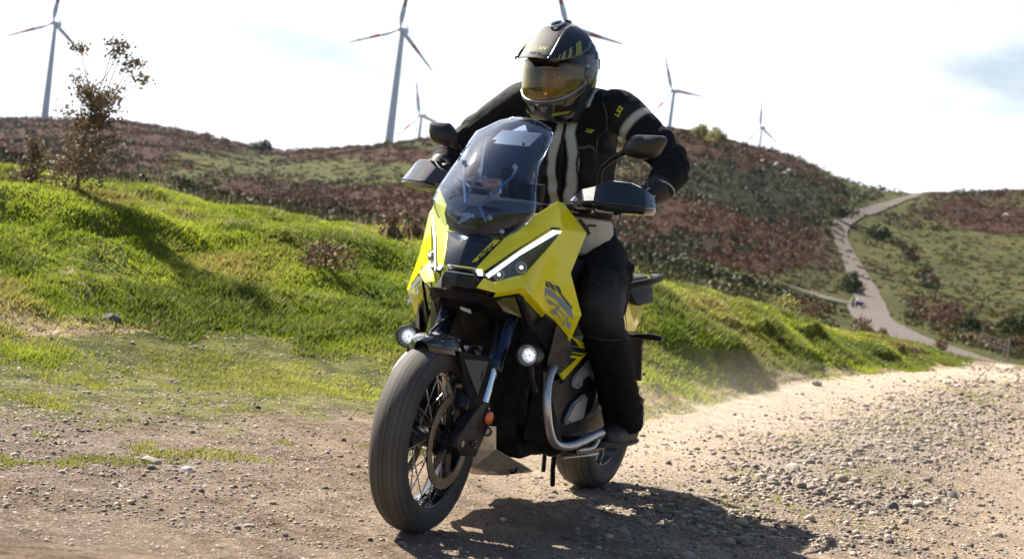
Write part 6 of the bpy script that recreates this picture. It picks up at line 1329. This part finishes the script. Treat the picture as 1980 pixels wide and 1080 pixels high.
def wpt(s, u, v, off=0.0):
    i = min(5, int(u * 6)); f = u * 6 - i; A = np.array([rws[i][0], rws[i][2], rws[i][1] - .004]) * (1 - f) + np.array([rws[i + 1][0], rws[i + 1][2], rws[i + 1][1] - .004]) * f
    B = np.array(wing[i]) * (1 - f) + np.array(wing[i + 1]) * f; M = (A + B) / 2 + np.array([0, .010, .012]); q = (1 - v) ** 2 * A + 2 * v * (1 - v) * M + v * v * B
    return tuple(hl(q[0] + off * .3, (q[1] + off * .7) * s, q[2] + off * .7))
for s in (1, -1):
    V = [wpt(s, u, v) for u in np.linspace(0, 1, 19) for v in np.linspace(0, 1, 9)]; F = [(i * 9 + j, i * 9 + j + 1, (i + 1) * 9 + j + 1, (i + 1) * 9 + j) for i in range(18) for j in range(8)]
    shell('peak_wing', V, F, HB, peak, .003, 0, smooth=60)
    for u0, w_ in ((.83, .035), (.70, .075), (.56, .07), (.34, .13)):
        V = []
        for a in range(5):
            for b in range(5): f, g = a / 4, b / 4; V.append(wpt(s, u0 + w_ * f - .10 * g * (1 - 0), .97 - .34 * g, .0030))
        me = bpy.data.meshes.new('helmet_stripe'); me.from_pydata(V, [], [(i * 5 + j, (i + 1) * 5 + j, (i + 1) * 5 + j + 1, i * 5 + j + 1) for i in range(4) for j in range(4)]); link('helmet_stripe', me, HY, peak, 180)
tube('peak_vent_ring', [tuple(hl(.060 + .034 * math.cos(a), .020 * math.sin(a), .172 - .36 * (.034 * math.cos(a)) )) for a in np.linspace(0, 2 * math.pi, 24)[:-1]], .0045, CHR, peak, 8, closed=True)
text_mesh('maker_mark', 'NOLAN', .024, HY, peak, hl(.196, -.044, .0655), hl(0, 1, 0) - hl(0, 0, 0), hl(-.66, 0, .75) - hl(0, 0, 0), .0075, .25, .0008)
for s in (1, -1): hpatch('peak_bracket', [(s * 70, .075), (s * 96, .075), (s * 96, .11), (s * 78, .115)], HB, .006, 3)
box('camera_mount', tuple(hl(-.012, 0, .185)), (.03, .02, .012), HB, helmet, (0, 0, HYAW), .003)

# ------------------------------------------------------------ far motorcyclist on the track junction
fy_ = 250; fx_ = .2012 * fy_; fz = H1(fx_, fy_) + .26
fb = empty('small_motorcycle', (fx_, fy_, fz), rad(200)); tag(fb, 'tiny blue and white motorcycle far away on the track junction', 'motorcycle')
DB_ = mat('far_blue', (.07, .10, .25), .4); FW = mat('far_white', (.7, .72, .75), .4); FGn = mat('far_green', (.04, .30, .05), .6)
for x_ in (.68, -.68): lathe('wheel', [(.24, -.05), (.33, -.05), (.34, 0), (.33, .05), (.24, .05)], (x_, 0, .34), MBK, fb, seg=20, closed=True)
hull('body', [(.45, .12, .95), (.45, -.12, .95), (-.8, .12, .85), (-.8, -.12, .85), (.2, .18, .45), (.2, -.18, .45), (-.35, .16, .4), (-.35, -.16, .4), (.6, .1, .7), (.6, -.1, .7)], DB_, fb, .03)
hull('fairing', [(.5, .2, .9), (.5, -.2, .9), (.45, .15, 1.3), (.45, -.15, 1.3), (.75, .08, .85), (.75, -.08, .85)], FW, fb, .03)
tube('fork', [(.68, 0, .34), (.45, 0, .95)], .05, MBK, fb, 8); tube('handlebar', [(.35, -.4, 1.08), (.42, 0, 1.05), (.35, .4, 1.08)], .03, MBK, fb, 6)
fr = empty('person', (fx_ - .9, fy_ + .2, fz), rad(200)); tag(fr, 'tiny distant person in a bright green top beside the small motorcycle', 'person')
me, co = blend('body', [([(0, 0, .95), (.02, 0, 1.2), (.03, 0, 1.42), (.05, 0, 1.5)], [.15, .17, .15, .07], None), ([(.06, 0, 1.52), (.07, 0, 1.62), (.06, 0, 1.72)], [.08, .12, .09], None)] +
    [([(0, .09 * s, .95), (.05, .13 * s, .5), (0, .14 * s, .06), (.12, .15 * s, .04)], [.10, .075, .055, .05], None) for s in (1, -1)] + [([(.02, .17 * s, 1.42), (.06, .26 * s, 1.15), (.25, .2 * s, 1.0), (.31, .19 * s, .98)], [.07, .055, .045, .04], None) for s in (1, -1)], .02, None, 2)
link('body', me, mat('far_dark', (.04, .045, .06), .8), fr, 180)
me, co = blend('jacket', [([(0, 0, .92), (.02, 0, 1.2), (.03, 0, 1.42), (.04, 0, 1.47)], [.18, .20, .185, .10], None)] + [([(.02, .17 * s, 1.42), (.06, .26 * s, 1.15), (.2, .22 * s, 1.03)], [.095, .08, .065], None) for s in (1, -1)], .02, None, 2); link('jacket', me, FGn, fr, 180)

# ------------------------------------------------------------ the air between here and the far ridges
bm = bmesh.new(); bmesh.ops.create_cube(bm, size=1.0)
for v in bm.verts: v.co = Vector((v.co.x * 9000, v.co.y * 9400, 0 if v.co.z > 0 else 0)) + Vector((0, 0, 420 if v.co.z > 0 else -260))
me = bpy.data.meshes.new('haze'); bm.to_mesh(me); bm.free()
hm = bpy.data.materials.new('haze'); hm.use_nodes = True; ht = hm.node_tree; ht.nodes.clear()
ho = ht.nodes.new('ShaderNodeOutputMaterial'); hv = ht.nodes.new('ShaderNodeVolumePrincipled'); hv.inputs['Color'].default_value = (.62, .76, 1, 1); hv.inputs['Density'].default_value = .00002; hv.inputs['Anisotropy'].default_value = .3
ht.links.new(hv.outputs[0], ho.inputs['Volume'])
tag(link('haze', me, hm), 'thin bluish air softening the far ridges', 'haze', kind='stuff')

bm = bmesh.new(); bmesh.ops.create_icosphere(bm, subdivisions=3, radius=1.0)
for v in bm.verts: v.co = Vector((v.co.x * 1.5, v.co.y * 2.3, v.co.z * .34))
me = bpy.data.meshes.new('dust_cloud'); bm.to_mesh(me); bm.free()
dm_ = bpy.data.materials.new('dust'); dm_.use_nodes = True; t = dm_.node_tree; t.nodes.clear()
do = t.nodes.new('ShaderNodeOutputMaterial'); dv_ = t.nodes.new('ShaderNodeVolumePrincipled'); dv_.inputs['Color'].default_value = (.95, .86, .74, 1); dv_.inputs['Anisotropy'].default_value = .3
dc = t.nodes.new('ShaderNodeTexCoord'); dn = t.nodes.new('ShaderNodeTexNoise'); dn.inputs['Scale'].default_value = 1.6; dn.inputs['Detail'].default_value = 3; t.links.new(dc.outputs['Object'], dn.inputs['Vector'])
mpp = t.nodes.new('ShaderNodeMapping'); mpp.inputs['Scale'].default_value = (1 / 1.5, 1 / 2.3, 1 / .42); t.links.new(dc.outputs['Object'], mpp.inputs[0]); ln = t.nodes.new('ShaderNodeVectorMath'); ln.operation = 'LENGTH'; t.links.new(mpp.outputs[0], ln.inputs[0])
fo = t.nodes.new('ShaderNodeMapRange'); fo.inputs['From Min'].default_value = .25; fo.inputs['From Max'].default_value = 1.0; fo.inputs['To Min'].default_value = 1; fo.inputs['To Max'].default_value = 0; t.links.new(ln.outputs['Value'], fo.inputs['Value'])
nr_ = t.nodes.new('ShaderNodeMapRange'); nr_.inputs['From Min'].default_value = .38; nr_.inputs['From Max'].default_value = .75; nr_.inputs['To Max'].default_value = .15; t.links.new(dn.outputs['Fac'], nr_.inputs['Value'])
mu = t.nodes.new('ShaderNodeMath'); mu.operation = 'MULTIPLY'; t.links.new(fo.outputs[0], mu.inputs[0]); t.links.new(nr_.outputs[0], mu.inputs[1]); t.links.new(mu.outputs[0], dv_.inputs['Density']); t.links.new(dv_.outputs[0], do.inputs['Volume'])
o = link('dust_cloud', me, dm_); o.location = (1.35, 9.3, .12); o.rotation_euler = (0, 0, rad(-25)); tag(o, 'faint pale dust hanging over the road behind the rear wheel', 'dust', kind='stuff')
